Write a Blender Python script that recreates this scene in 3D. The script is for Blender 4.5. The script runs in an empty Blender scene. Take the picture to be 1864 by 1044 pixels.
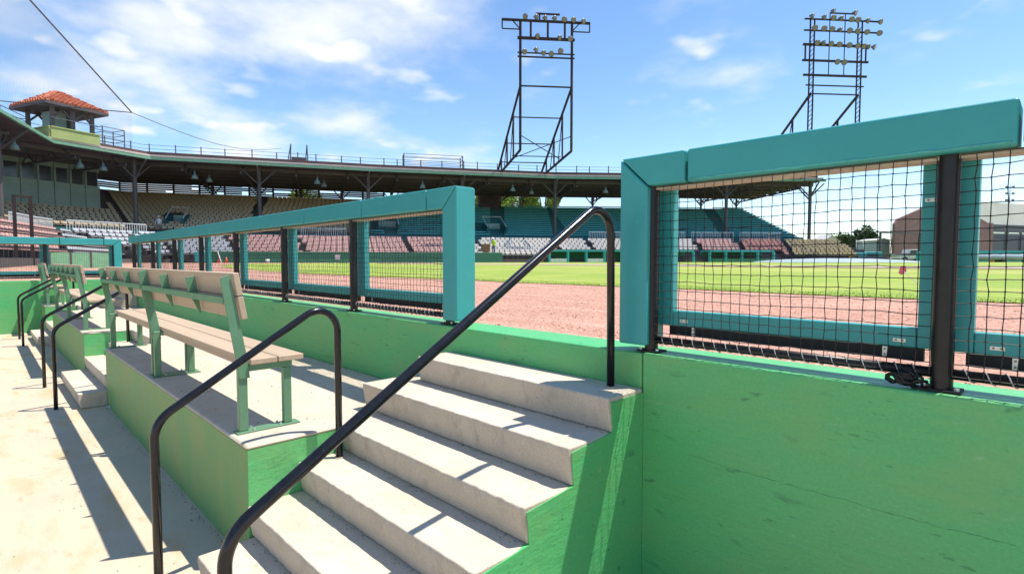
import bpy, bmesh, math, random
from mathutils import Vector, Matrix
random.seed(7)
R = math.radians
C = bpy.context.scene.collection
S = bpy.context.scene
# ------------------------------------------------------------------ camera
FL = 991.65                                   # focal length in pixels of the 1864 px wide photograph
YAW, PIT = R(44.358), R(2.8207)
CAM = Vector((0, 0, 1.75))
FW = Vector((-math.cos(YAW)*math.cos(PIT), math.sin(YAW)*math.cos(PIT), -math.sin(PIT)))
RT = Vector((math.sin(YAW), math.cos(YAW), 0))
UP = RT.cross(FW)
cd = bpy.data.cameras.new('camera'); cam = bpy.data.objects.new('camera', cd); C.objects.link(cam)
cd.sensor_width = 36; cd.lens = FL*36/1864; cd.clip_start = .05; cd.clip_end = 3000
m3 = Matrix((RT, UP, -FW)).transposed()
cam.matrix_world = Matrix.Translation(CAM) @ m3.to_4x4()
S.camera = cam
def ray(px, py): return FW + RT*((px-932)/FL) + UP*((522-py)/FL)
def on_z(px, py, z): r = ray(px, py); return CAM + r*((z-CAM.z)/r.z)
def at_d(px, py, d): return CAM + ray(px, py)*d
def pix(p):
    v = Vector(p)-CAM; d = v.dot(FW)
    return (932+FL*v.dot(RT)/d, 522-FL*v.dot(UP)/d, d)
# ------------------------------------------------------------------ sun and sky
SUN = Vector((.427, .573, 1.662)).normalized()
sl = bpy.data.lights.new('sun', 'SUN'); sl.energy = 4.2; sl.angle = R(.53); sl.color = (1, .94, .84)
so = bpy.data.objects.new('sun', sl); C.objects.link(so); so.location = (20, 30, 60)
so.rotation_euler = (-SUN).to_track_quat('-Z', 'Y').to_euler()
W = bpy.data.worlds.new('World'); S.world = W; W.use_nodes = True
nt = W.node_tree; N = nt.nodes; N.clear()
def nn(t, **k):
    n = N.new(t)
    for a, b in k.items(): setattr(n, a, b)
    return n
def lk(a, b): nt.links.new(a, b)
out = nn('ShaderNodeOutputWorld'); bg = nn('ShaderNodeBackground'); bg.inputs[1].default_value = .125
sky = nn('ShaderNodeTexSky', sky_type='NISHITA', sun_disc=False)
sky.sun_elevation = math.asin(SUN.z); sky.sun_rotation = math.atan2(SUN.x, SUN.y)
sky.air_density = 1.0; sky.dust_density = .0; sky.ozone_density = 3.0; sky.altitude = 100
tc = nn('ShaderNodeTexCoord'); sx = nn('ShaderNodeSeparateXYZ'); lk(tc.outputs['Generated'], sx.inputs[0])
def mth(op, a, b=None, c=None):
    n = nn('ShaderNodeMath', operation=op)
    for i, v in enumerate((a, b, c)):
        if v is None: continue
        if isinstance(v, (int, float)): n.inputs[i].default_value = v
        else: lk(v, n.inputs[i])
    return n.outputs[0]
zc = mth('ADD', mth('MAXIMUM', sx.outputs[2], 0.0), .16)
cx = nn('ShaderNodeCombineXYZ'); lk(mth('DIVIDE', sx.outputs[0], zc), cx.inputs[0]); lk(mth('DIVIDE', sx.outputs[1], zc), cx.inputs[1])
def noise(vec, sc, det, rough=.55, dist=0):
    n = nn('ShaderNodeTexNoise'); n.inputs['Scale'].default_value = sc; n.inputs['Detail'].default_value = det
    n.inputs['Roughness'].default_value = rough; n.inputs['Distortion'].default_value = dist; lk(vec, n.inputs['Vector']); return n.outputs[0]
n1 = noise(cx.outputs[0], 1.9, 5, .5, .0)
n2 = noise(cx.outputs[0], .55, 3)
cd0 = ray(400, 70).normalized(); vd = nn('ShaderNodeVectorMath', operation='DOT_PRODUCT'); lk(tc.outputs['Generated'], vd.inputs[0]); vd.inputs[1].default_value = cd0
mr = nn('ShaderNodeMapRange', interpolation_type='SMOOTHSTEP'); lk(vd.outputs['Value'], mr.inputs[0])
mr.inputs[1].default_value = math.cos(R(22)); mr.inputs[2].default_value = math.cos(R(5)); mr.inputs[3].default_value = 0; mr.inputs[4].default_value = .14
n3 = noise(cx.outputs[0], 5.0, 2, .45)              # small separate puffs
puff = mth('MULTIPLY', mth('MAXIMUM', mth('SUBTRACT', n3, .58), 0), .95)
dens = mth('ADD', mth('ADD', mth('ADD', n1, mth('MULTIPLY', mth('SUBTRACT', n2, .5), .30)), mr.outputs[0]), puff)
cr = nn('ShaderNodeMapRange', interpolation_type='SMOOTHSTEP'); lk(dens, cr.inputs[0])
cr.inputs[1].default_value = .52; cr.inputs[2].default_value = .86; cr.inputs[3].default_value = 0; cr.inputs[4].default_value = .95
mx = nn('ShaderNodeMixRGB'); lk(cr.outputs[0], mx.inputs[0]); hs = nn('ShaderNodeHueSaturation'); hs.inputs['Saturation'].default_value = 1.08; lk(sky.outputs[0], hs.inputs['Color']); lk(hs.outputs[0], mx.inputs[1]); mx.inputs[2].default_value = (4.9, 5.05, 5.35, 1)
lk(mx.outputs[0], bg.inputs[0]); lk(bg.outputs[0], out.inputs[0])
vs = S.view_settings; vs.view_transform = 'Standard'; vs.look = 'None'; vs.exposure = 0.78; vs.gamma = 1; vs.use_curve_mapping = False
S.cycles.max_bounces = 6; S.cycles.diffuse_bounces = 4; S.cycles.use_denoising = True
S.cycles.use_adaptive_sampling = True
# ------------------------------------------------------------------ materials
MAT = {}
def mat(name, col, rough=.7, col2=None, scale=4, ramp=(.35, .65), fine=(60, .12), bump=(0, 60), stretch=(1, 1, 1), metal=0, spec=.4,
        layers=(), coat=0):
    """procedural paint / stone; layers = (colour, noise scale, from, to, strength, stretch) stains and specks on top"""
    m = bpy.data.materials.new(name); m.use_nodes = True; MAT[name] = m
    t = m.node_tree; ns = t.nodes; b = ns['Principled BSDF']
    b.inputs['Roughness'].default_value = rough; b.inputs['Metallic'].default_value = metal
    b.inputs['Specular IOR Level'].default_value = spec
    if coat: b.inputs['Coat Weight'].default_value = coat; b.inputs['Coat Roughness'].default_value = .15
    geo = ns.new('ShaderNodeNewGeometry')
    def tex(sc, st=(1, 1, 1), det=6, rg=.6):
        mp = ns.new('ShaderNodeMapping'); mp.inputs['Scale'].default_value = st; t.links.new(geo.outputs['Position'], mp.inputs[0])
        n = ns.new('ShaderNodeTexNoise'); n.inputs['Scale'].default_value = sc; n.inputs['Detail'].default_value = det; n.inputs['Roughness'].default_value = rg
        t.links.new(mp.outputs[0], n.inputs['Vector']); return n.outputs[0]
    def rng(a, lo, hi, o0, o1):
        r = ns.new('ShaderNodeMapRange'); t.links.new(a, r.inputs[0])
        for i, v in enumerate((lo, hi, o0, o1)): r.inputs[i+1].default_value = v
        return r.outputs[0]
    def mix(f, a, c, blend='MIX'):
        x = ns.new('ShaderNodeMixRGB'); x.blend_type = blend
        for s_, v in ((0, f), (1, a), (2, c)):
            if isinstance(v, (int, float)): x.inputs[s_].default_value = v
            elif isinstance(v, tuple): x.inputs[s_].default_value = (*v, 1) if len(v) == 3 else v
            else: t.links.new(v, x.inputs[s_])
        return x.outputs[0]
    c2 = col2 or tuple(v*.8 for v in col)
    cur = mix(rng(tex(scale, stretch), ramp[0], ramp[1], 0, 1), col, c2)
    if fine[1]:
        f = rng(tex(fine[0], (1, 1, 1), 4, .7), .3, .7, 1-fine[1], 1+fine[1])
        cb = ns.new('ShaderNodeCombineColor')
        for i in range(3): t.links.new(f, cb.inputs[i])
        cur = mix(1.0, cur, cb.outputs[0], 'MULTIPLY')
    for (lc, ls, lo, hi, st, sv) in layers:
        cur = mix(rng(tex(ls, sv), lo, hi, 0, st), cur, lc)
    t.links.new(cur, b.inputs['Base Color'])
    if bump[0]:
        bp = ns.new('ShaderNodeBump'); bp.inputs['Strength'].default_value = bump[0]; bp.inputs['Distance'].default_value = .01
        t.links.new(tex(bump[1], stretch if bump[1] < 30 else (1, 1, 1), 5, .65), bp.inputs['Height']); t.links.new(bp.outputs[0], b.inputs['Normal'])
    return m
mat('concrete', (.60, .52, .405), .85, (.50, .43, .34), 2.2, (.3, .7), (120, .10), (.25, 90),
    layers=(((.50, .36, .21), 1.3, .54, .74, .40, (1, 2.2, 1)), ((.26, .22, .18), 8, .58, .76, .55, (1, 1, 1)), ((.34, .29, .24), 30, .60, .70, .5, (1, 1, 1)), ((.62, .60, .56), 5, .60, .78, .5, (1, 3, 1)), ((.10, .085, .07), 34, .70, .74, .75, (1, 1, 1))))
mat('floor_concrete', (.565, .465, .335), .85, (.47, .395, .30), .9, (.3, .7), (90, .08), (.2, 70),
    layers=(((.50, .29, .12), 1.1, .53, .70, .60, (1, 2.5, 1)), ((.40, .25, .12), 4.0, .58, .72, .45, (1, 2.5, 1)), ((.33, .31, .29), 3.0, .60, .80, .45, (1, 3, 1)), ((.08, .07, .06), 26, .71, .74, .8, (1, 1, 1))))
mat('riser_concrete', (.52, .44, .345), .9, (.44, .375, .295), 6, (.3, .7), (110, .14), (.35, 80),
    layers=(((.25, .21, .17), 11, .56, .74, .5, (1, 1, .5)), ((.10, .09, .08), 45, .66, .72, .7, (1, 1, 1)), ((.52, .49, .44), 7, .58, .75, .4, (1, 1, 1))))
mat('green_paint', (.075, .425, .150), .42, (.135, .400, .130), 1.3, (.35, .7), (70, .10), (.5, 17),
    layers=(((.185, .385, .135), 3.2, .50, .66, .50, (.5, .6, 1.1)), ((.085, .37, .155), 60, .50, .64, .28, (.12, .3, 1.2)), ((.26, .46, .27), 26, .66, .72, .5, (.5, .5, 1.2)), ((.42, .42, .36), 55, .735, .75, .8, (1, 1, 1)), ((.035, .17, .07), 6, .62, .72, .55, (.5, 1, 1.5)), ((.045, .20, .085), 18, .64, .70, .7, (.5, 1, 1.6)), ((.20, .40, .22), 9, .64, .76, .45, (.3, 1, 2.4)), ((.015, .04, .025), 40, .715, .74, .85, (1, 1, 1))), stretch=(.4, .4, 1.4))
mat('green_paint_bounce_worn', (.115, .300, .105), .55, (.190, .295, .100), 2.6, (.35, .65), (80, .10), (.16, 14),  # olive base puts warm floor bounce into the colour; streaks and chips are wear
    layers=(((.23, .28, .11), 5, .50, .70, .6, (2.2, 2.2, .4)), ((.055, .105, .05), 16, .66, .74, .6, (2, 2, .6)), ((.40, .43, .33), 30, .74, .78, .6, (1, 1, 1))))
mat('bench_green', (.115, .245, .140), .42, (.095, .21, .12), 8, fine=(90, .08), spec=.5)
mat('vinyl_hem', (.075, .40, .36), .45); mat('vinyl_teal', (.040, .310, .305), .42, (.034, .278, .278), 1.6, (.3, .7), (300, .06), (.22, 7), spec=.4,
    layers=(((.075, .38, .375), 3.5, .58, .76, .40, (1, 1, 2)), ((.022, .17, .175), 11, .66, .78, .45, (1, 1, 1)), ((.16, .42, .41), 30, .70, .76, .4, (.3, 1, 1)),))
mat('board_tan', (.50, .42, .33), .8, (.42, .35, .28), 9)
mat('black_pipe', (.005, .005, .007), .20, (.010, .010, .013), 20, fine=(150, .3), bump=(.015, 120), spec=.4,
    layers=(((.16, .16, .16), 70, .72, .76, .5, (1, 1, 1)),))
mat('post_black', (.007, .007, .008), .38, (.012, .012, .013), 20, spec=.35, layers=(((.10, .10, .10), 60, .72, .76, .4, (1, 1, 1)),))
mat('black_net', (.012, .012, .014), .6)
mat('black_rubber', (.015, .015, .016), .7)
mat('zinc', (.62, .66, .62), .35, (.5, .54, .5), 30, metal=.6)
mat('wire_grey', (.42, .40, .42), .5)
mat('plank_tan', (.47, .355, .25), .65, (.39, .295, .205), 3, (.3, .7), (80, .10), (.15, 40), stretch=(.15, 3, 3),
    layers=(((.30, .235, .18), 9, .52, .72, .55, (.1, 6, 6)),))
mat('track_dirt', (.47, .255, .185), .95, (.39, .20, .145), 1.2, (.3, .7), (30, .5), (.9, 45),
    layers=(((.56, .36, .28), 3.5, .52, .66, .5, (.06, 1, 1)), ((.30, .15, .11), 1.6, .55, .72, .45, (.3, 1, 1)), ((.18, .08, .055), 22, .56, .64, .7, (1, 1, 1)), ((.72, .52, .42), 26, .57, .66, .7, (1, 1, 1))))
mat('path_dirt', (.52, .42, .34), .95, (.44, .34, .27), .6)
mat('grass_field', (.250, .330, .040), .9, (.195, .280, .032), .35, (.35, .65), (14, .25), (.6, 30),
    layers=(((.40, .38, .11), 1.1, .48, .64, .65, (.07, 1, 1)), ((.17, .27, .03), .5, .50, .62, .5, (.15, 1, 1)), ((.36, .37, .08), .55, .50, .68, .5, (1, 1, 1)), ((.12, .19, .018), 3, .58, .75, .4, (1, 1, 1))))
mat('grit_dark', (.15, .125, .10), .95); mat('crack_dark', (.02, .06, .03), .9); mat('chalk', (.72, .70, .66), .9)
mat('deck_grey', (.115, .11, .105), .9); mat('deck_teal', (.028, .15, .165), .8, (.022, .12, .135), 3)
mat('bleacher_teal', (.085, .46, .48), .6, (.07, .40, .42), 2)
mat('roof_dark', (.120, .092, .110), .9, (.065, .050, .066), .7); mat('steel_dark', (.075, .082, .096), .6, (.11, .09, .085), 2)
mat('steel_rust', (.016, .014, .016), .7, (.045, .022, .018), 1.5)
mat('eave_green', (.17, .36, .24), .6); mat('roof_maroon', (.17, .09, .085), .85, (.12, .07, .07), .8)
mat('fascia_cream', (.60, .54, .46), .8, (.5, .44, .38), .5)
mat('press_green', (.32, .46, .42), .7, (.26, .39, .36), 1.0); mat('glass_dark', (.03, .04, .05), .15, spec=.6)
mat('seat_tan', (.52, .42, .27), .6); mat('seat_grey', (.56, .57, .60), .6); mat('seat_pink', (.66, .40, .36), .6)
mat('seat_rust', (.52, .26, .22), .6); mat('seat_white', (.70, .64, .58), .6); mat('seat_yellow', (.46, .36, .20), .6)
mat('rail_white', (.72, .74, .75), .5); mat('rail_steel', (.30, .33, .36), .5)
mat('field_wall_green', (.05, .22, .13), .7, (.04, .18, .11), .6); mat('padding_teal', (.04, .36, .38), .5)
mat('terracotta', (.56, .21, .12), .8, (.40, .10, .05), 2.5, (.4, .6)); mat('pavilion_wall', (.36, .42, .16), .7, (.31, .37, .14), .8)
mat('lamp_glass', (.22, .205, .185), .25, spec=.6); mat('lamp_metal', (.20, .20, .21), .45, metal=.5); mat('lamp_dome', (.17, .25, .24), .4)
mat('brick_wall', (.25, .14, .145), .9, (.18, .105, .115), 1.5, (.3, .7), layers=(((.42, .33, .31), 1.1, .60, .74, .5, (1, 1, 2)),))
mat('metal_roof', (.60, .59, .55), .6, (.54, .53, .49), .3); mat('trim_dark', (.07, .09, .11), .6); mat('white_paint', (.75, .76, .76), .5)
mat('leaf_bright', (.27, .40, .05), .7, (.15, .26, .03), .9, fine=(3, .3)); mat('leaf_dark', (.055, .115, .035), .7, (.035, .08, .025), .9, fine=(3, .3)); mat('bark', (.11, .085, .065), .9)
mat('tarp_blue', (.30, .37, .41), .7, (.25, .32, .37), .3); mat('pink_flag', (.80, .16, .20), .7); mat('orange_plastic', (.75, .16, .07), .6)
mat('lime_plastic', (.42, .55, .06), .6); mat('yellow_paint', (.55, .34, .06), .7); mat('tyre', (.02, .02, .02), .8); mat('skin_tone', (.42, .25, .18), .6)
mat('shirt_white', (.66, .68, .70), .8); mat('vest_lime', (.55, .75, .04), .7); mat('trousers_blue', (.10, .14, .22), .8); mat('hat_tan', (.60, .55, .48), .8)
mat('paper_white', (.75, .76, .78), .5); mat('cardboard', (.40, .22, .10), .9); mat('pipe_grey', (.26, .30, .36), .45); mat('screen_green', (.20, .42, .24), .8); mat('hedge', (.06, .13, .03), .8)
# ------------------------------------------------------------------ mesh builder
LOC = {}
class MB:
    def __init__(s): s.v, s.f, s.mi, s.cur = [], [], [], 0
    def face(s, *ids): s.f.append(ids); s.mi.append(s.cur)
    def poly(s, pts):
        n = len(s.v); s.v += [Vector(p) for p in pts]; s.face(*range(n, n+len(pts)))
    def box(s, c, size, rot=None):
        n = len(s.v); c = Vector(c)
        for z in (-.5, .5):
            for y in (-.5, .5):
                for x in (-.5, .5):
                    p = Vector((x*size[0], y*size[1], z*size[2])); s.v.append(c+(rot @ p if rot else p))
        for q in ((0, 2, 3, 1), (4, 5, 7, 6), (0, 1, 5, 4), (2, 6, 7, 3), (0, 4, 6, 2), (1, 3, 7, 5)): s.face(*(n+i for i in q))
        return s
    def span(s, x0, x1, y0, y1, z0, z1): return s.box(((x0+x1)/2, (y0+y1)/2, (z0+z1)/2), (abs(x1-x0), abs(y1-y0), abs(z1-z0)))
    def bar(s, p, q, w, h=None, up=(0, 0, 1)):
        p, q = Vector(p), Vector(q); h = h or w; d = q-p; L = d.length
        if L < 1e-6: return s
        d.normalize(); u = Vector(up)
        if abs(d.dot(u)) > .98: u = Vector((0, 1, 0))
        a = d.cross(u).normalized(); b = a.cross(d)
        return s.box((p+q)/2, (L, w, h), Matrix((d, a, b)).transposed())
    def tube(s, path, r, n=8, caps=True, rr=None):
        path = [Vector(p) for p in path]; k = len(path); rings = []; a = None
        for i in range(k):
            d = (path[min(i+1, k-1)]-path[max(i-1, 0)]).normalized()
            if a is None:
                u = Vector((0, 0, 1)) if abs(d.z) < .9 else Vector((1, 0, 0)); a = d.cross(u).normalized()
            else: a = (a-d*a.dot(d)).normalized()
            b = d.cross(a); r_ = rr[i] if rr else r; st = len(s.v)
            for j in range(n):
                t = 2*math.pi*j/n; s.v.append(path[i]+(a*math.cos(t)+b*math.sin(t))*r_)
            rings.append(st)
        for i in range(k-1):
            for j in range(n): s.face(rings[i]+j, rings[i]+(j+1) % n, rings[i+1]+(j+1) % n, rings[i+1]+j)
        if caps: s.face(*[rings[0]+j for j in range(n)][::-1]); s.face(*[rings[-1]+j for j in range(n)])
        return s
    def prism(s, poly, axis, a0, a1):
        """poly: list of 2-D points in the two other axes; extruded along axis"""
        o = [i for i in range(3) if i != axis]; n = len(poly); st = len(s.v)
        for a in (a0, a1):
            for p in poly:
                v = [0, 0, 0]; v[o[0]], v[o[1]], v[axis] = p[0], p[1], a; s.v.append(Vector(v))
        s.face(*range(st, st+n)); s.face(*range(st+2*n-1, st+n-1, -1))
        for i in range(n): j = (i+1) % n; s.face(st+i, st+n+i, st+n+j, st+j)
        return s
    def mesh(s, name, mats, off=Vector((0, 0, 0)), smooth=False):
        me = bpy.data.meshes.new(name)
        me.from_pydata([tuple(v-off) for v in s.v], [], s.f); mats = mats if isinstance(mats, (list, tuple)) else [mats]
        for m in mats: me.materials.append(MAT[m])
        if len(mats) > 1: me.polygons.foreach_set('material_index', s.mi)
        bm = bmesh.new(); bm.from_mesh(me); bmesh.ops.recalc_face_normals(bm, faces=bm.faces); bm.to_mesh(me); bm.free()
        if smooth: me.polygons.foreach_set('use_smooth', [True]*len(me.polygons))
        me.update(); return me
    def build(s, name, mats, parent=None, smooth=False, bevel=0, seg=3, local=False, label=None):
        if parent is not None: off = Vector((0, 0, 0)) if local else LOC[parent.name]
        else:
            lo = [min(v[i] for v in s.v) for i in range(3)]; hi = [max(v[i] for v in s.v) for i in range(3)]
            off = Vector(((lo[0]+hi[0])/2, (lo[1]+hi[1])/2, lo[2]))
        o = bpy.data.objects.new(name, s.mesh(name, mats, off, smooth)); C.objects.link(o)
        if parent is not None: o.parent = parent
        else: o.location = off
        LOC[o.name] = off
        if bevel: bev(o, bevel, seg)
        if label: o['label'] = label
        return o
def bev(o, w, seg=3):
    m = o.modifiers.new('bevel', 'BEVEL'); m.width = w; m.segments = seg; m.limit_method = 'ANGLE'; m.angle_limit = R(40); m.harden_normals = True
    o.data.polygons.foreach_set('use_smooth', [True]*len(o.data.polygons))
def tag(o, label, cat, group=None):
    o['label'] = label; o['category'] = cat
    if group: o['group'] = group
    return o
def thing(name, label, cat, loc=(0, 0, 0), group=None):
    o = bpy.data.objects.new(name, None); C.objects.link(o); o.location = loc; o.empty_display_size = .2; LOC[o.name] = Vector(loc)
    return tag(o, label, cat, group)
def struct(o): o['kind'] = 'structure'; return o
def dup(root, dx, label=None):
    """copy of a thing with copies of its parts and sub-parts, moved by dx"""
    r = root.copy(); C.objects.link(r); r.location = root.location+Vector(dx); LOC[r.name] = LOC[root.name]+Vector(dx)
    if label: r['label'] = label
    for ch in list(root.children):
        c = ch.copy(); C.objects.link(c); c.parent = r
        for g in list(ch.children): d = g.copy(); C.objects.link(d); d.parent = c
    return r
def share(o, parent, loc):
    c = o.copy(); C.objects.link(c); c.parent = parent; c.location = loc; return c
# ================================================================== GROUND
def smooth(t): t = max(0, min(1, t)); return t*t*(3-2*t)
def gz(x, y):
    g = max(y-2.8, -17.8-x, 0); return 1.13+.38*smooth(g/21)
def ground_sheet(name, xs, ys, keep, dz, m):
    b = MB(); idx = {}
    def vid(i, j):
        if (i, j) not in idx: idx[i, j] = len(b.v); b.v.append(Vector((xs[i], ys[j], gz(xs[i], ys[j])+dz)))
        return idx[i, j]
    for i in range(len(xs)-1):
        for j in range(len(ys)-1):
            if keep((xs[i]+xs[i+1])/2, (ys[j]+ys[j+1])/2): b.face(vid(i, j), vid(i+1, j), vid(i+1, j+1), vid(i, j+1))
    return b
def steps(a, b_, n): return [a+(b_-a)*i/n for i in range(n+1)]
gx = [-900, -300, -120]+steps(-80, -17.85, 24)+steps(-15, 30, 15)+[60, 150, 900]
gy = [-900, -200, -60, -30, -15, -6]+[2.80]+steps(4, 30, 20)+[40, 60, 90, 150, 400, 1200]
struct(ground_sheet('ground', gx, gy, lambda x, y: y > 2.8 or x < -17.85, 0, 'track_dirt').build('ground', 'track_dirt', smooth=True))
GY0 = 9.15
def grass_edge():
    pts = []
    for i in range(61): x = 60-i*1.5; pts.append((x, GY0+.05*math.sin(x*.9)+.04*math.sin(x*2.3)))
    for i in range(1, 13): a = R(90*i/12); pts.append((-30-9*math.sin(a), GY0+9-9*math.cos(a)))
    return pts
b = MB(); ge = grass_edge(); rows = []
for x, y in ge:
    tx, ty = (x, 140) if x > -30 else (-39-(y-GY0)*.0, 140)
    col = []
    for k in range(16):
        t = (k/15)**2; X, Y = x, y+(140-y)*t
        col.append(len(b.v)); b.v.append(Vector((X, Y, gz(X, Y)+.012)))
    rows.append(col)
for i in range(len(rows)-1):
    for k in range(15): b.face(rows[i][k], rows[i][k+1], rows[i+1][k+1], rows[i+1][k])
struct(b.build('grass_field', 'grass_field', smooth=True))
b = MB()
for i in range(40):
    xa, xb_ = -36+i*2.6, -36+(i+1)*2.6
    b.poly([(xa, 21, gz(xa, 21)+.020), (xb_, 21, gz(xb_, 21)+.020), (xb_, 23.4, gz(xb_, 23.4)+.020), (xa, 23.4, gz(xa, 23.4)+.020)])
struct(b.build('base_path', 'path_dirt'))
# grass blades that break up the turf edge
b = MB()
for i in range(9000):
    x = random.uniform(-26, 6); y = GY0+.05*math.sin(x*.9)+.04*math.sin(x*2.3)+abs(random.gauss(0, .35))-.05
    z = gz(x, y)+.01; h = random.uniform(.012, .030); a = random.uniform(0, 6.28); w = .006
    dx, dy = math.cos(a)*w, math.sin(a)*w; lx, ly = random.uniform(-.02, .02), random.uniform(-.02, .02)
    b.poly([(x-dx, y-dy, z), (x+dx, y+dy, z), (x+lx, y+ly, z+h)])
o = b.build('grass_blades', 'grass_field'); o['kind'] = 'stuff'; tag(o, 'short grass blades along the turf edge beside the dirt track', 'grass')
# crushed stone grains on the warning track
b = MB()
for i in range(9000):
    u = random.random()**1.6; y = 2.9+u*6.0; x = random.uniform(-12, 1.2) ; z = gz(x, y); r = random.uniform(.004, .013)
    p = [Vector((x+random.uniform(-1, 1)*r*1.3, y+random.uniform(-1, 1)*r*1.3, z+random.uniform(-.2, 1)*r)) for _ in range(4)]
    n = len(b.v); b.v += p
    for q in ((0, 1, 2), (0, 3, 1), (1, 3, 2), (0, 2, 3)): b.face(*(n+k for k in q))
o = b.build('track_gravel', 'track_dirt'); o['kind'] = 'stuff'; tag(o, 'crushed brick grains on the dirt warning track', 'gravel')
# ================================================================== DUGOUT
ZP, ZW, YPF, YW, XE = .70, 1.252, 1.05, 2.53, -17.55
SZ = [0, .177, .354, .531, ZP, .884, 1.063]
SN = [0, .78, 1.045, 1.337, 1.617, 1.914, 2.221]
# dugout floor slabs
b = MB(); b.poly([(-17.8, -60, -.03), (60, -60, -.03), (60, 2.7, -.03), (-17.8, 2.7, -.03)])
fl = struct(b.build('dugout_floor', 'riser_concrete'))
fx = [-17.79, -15.0, -11.95, -8.9, -5.85, -2.8, .25, 3.3, 60]; fy = [-60, -4.5, -.95, 2.69]
for i in range(8):
    for j in range(3):
        b = MB(); b.span(fx[i]+.004, fx[i+1]-.004, fy[j]+.004, fy[j+1]-.004, -.06, 0); b.build('floor_slab', 'floor_concrete', fl, bevel=.004, seg=1)
# walls
def wall(name, label, x0, x1, y0, y1, z1, mt='green_paint'):
    t = thing(name, label, 'wall', ((x0+x1)/2, (y0+y1)/2, 0))
    bb = MB(); bb.span(x0, x1, y0, y1, 0, z1); bb.build('wall_body', mt, t, bevel=.012, seg=2); return t
wall('dugout_wall', 'low green painted wall behind the benches and the stair opening', -17.56, -1.590, YW, 2.83, ZW, 'green_paint')
WR = wall('dugout_wall', 'green painted concrete wall face beside the wide stairs, under the coarse net panel', -1.585, 14.0, YW-.003, 2.83, ZW+.003)
wall('dugout_wall', 'sunlit green end wall closing off the dugout', -17.85, XE, -9, YW, ZW)
def crack(par, pxs, w, m='crack_dark'):
    pts = []
    for (xa, ya), (xb_, yb) in zip(pxs[:-1], pxs[1:]):
        for k in range(14):
            f = k/14; r = ray(xa+(xb_-xa)*f+random.gauss(0, .8), ya+(yb-ya)*f+random.gauss(0, 1.0)); q = CAM+r*((YW-.0035)/r.y); pts.append((q, w*random.uniform(.25, 1)))
    bb = MB(); n = len(pts)
    for q, ww in pts: bb.v += [q+Vector((0, 0, ww/2)), q-Vector((0, 0, ww/2))]
    for k in range(n-1): bb.face(2*k, 2*k+1, 2*k+3, 2*k+2)
    bb.build('hairline_crack', m, par)
crack(WR, [(1252, 826), (1330, 852), (1480, 893), (1640, 940), (1864, 996)], .0015)
crack(WR, [(1200, 895), (1256, 910)], .0010)
# platforms that carry the benches
def platform(x0, x1, label):
    t = thing('bench_platform', label, 'platform', ((x0+x1)/2, 1.8, 0))
    bb = MB(); bb.span(x0, x1, YPF, YW-.002, 0, ZP-.028); bb.build('platform_face', 'green_paint_bounce_worn', t)
    for xx in (x0-.003, x1+.0): bb = MB(); bb.span(xx, xx+.003, YPF+.001, YW-.004, .001, ZP-.0285); bb.build('end_face', 'green_paint', t)  # sun and shade put into the colour: bright end plates, olive front
    bb = MB(); bb.span(x0-.004, x1+.004, YPF-.004, YW-.002, ZP-.028, ZP); bb.build('platform_slab', 'concrete', t, bevel=.018, seg=2)
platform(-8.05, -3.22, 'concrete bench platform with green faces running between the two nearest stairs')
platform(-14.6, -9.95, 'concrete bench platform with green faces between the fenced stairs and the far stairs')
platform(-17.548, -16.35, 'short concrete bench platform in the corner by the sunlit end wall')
# stairs
def stairs(label, xl, xr, full, side):
    t = thing('concrete_stairs', label, 'stairs', ((xl+xr)/2, 1.6, 0))
    top = 6 if full else 4
    for i in range(1, top+1):
        x0, x1 = xl, xr
        if i == 1: x0 = xl+.02
        if i == 1 and not side: x1 = xr-.02
        if i in (5, 6): x0 = xl-(.25 if i == 5 else .02)
        if i in (5, 6) and not side: x1 = xr-.02
        y0 = SN[i]; y1 = YW-.003
        bb = MB()
        # tread with a rounded nose, riser raked back beneath it
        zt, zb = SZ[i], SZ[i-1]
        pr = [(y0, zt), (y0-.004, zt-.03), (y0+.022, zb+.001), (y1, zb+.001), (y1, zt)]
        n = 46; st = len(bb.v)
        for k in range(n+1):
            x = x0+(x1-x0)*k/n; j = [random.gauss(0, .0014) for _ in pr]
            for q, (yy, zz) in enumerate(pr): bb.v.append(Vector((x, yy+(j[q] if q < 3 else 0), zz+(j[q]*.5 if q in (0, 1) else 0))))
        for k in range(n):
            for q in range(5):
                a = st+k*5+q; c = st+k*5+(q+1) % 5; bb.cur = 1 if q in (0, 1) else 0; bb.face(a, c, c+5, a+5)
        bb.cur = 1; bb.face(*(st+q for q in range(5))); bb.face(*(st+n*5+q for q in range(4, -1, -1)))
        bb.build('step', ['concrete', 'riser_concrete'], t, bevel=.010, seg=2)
    if side:
        pl = [(SN[1]+.03, 0.0)]
        for i in range(1, 7):
            pl += [(SN[i]+.028, SZ[i-1]+.002 if i > 1 else .002), (SN[i]+.012, SZ[i]-.022)]
        pl += [(YW-.005, SZ[6]-.022), (YW-.005, 0.0)]
        bb = MB(); bb.prism(pl, 0, xr-.02, xr+.005); bb.build('painted_side', 'green_paint', t)
stairs('wide concrete stairs with one green painted side climbing to the gap in the padded fence', -3.22, -1.58, True, True)
stairs('short concrete stairs between two bench platforms, ending below the unbroken padded fence', -9.95, -8.05, False, False)
stairs('far concrete stairs beside the short corner platform', -16.35, -14.6, True, False)
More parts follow.
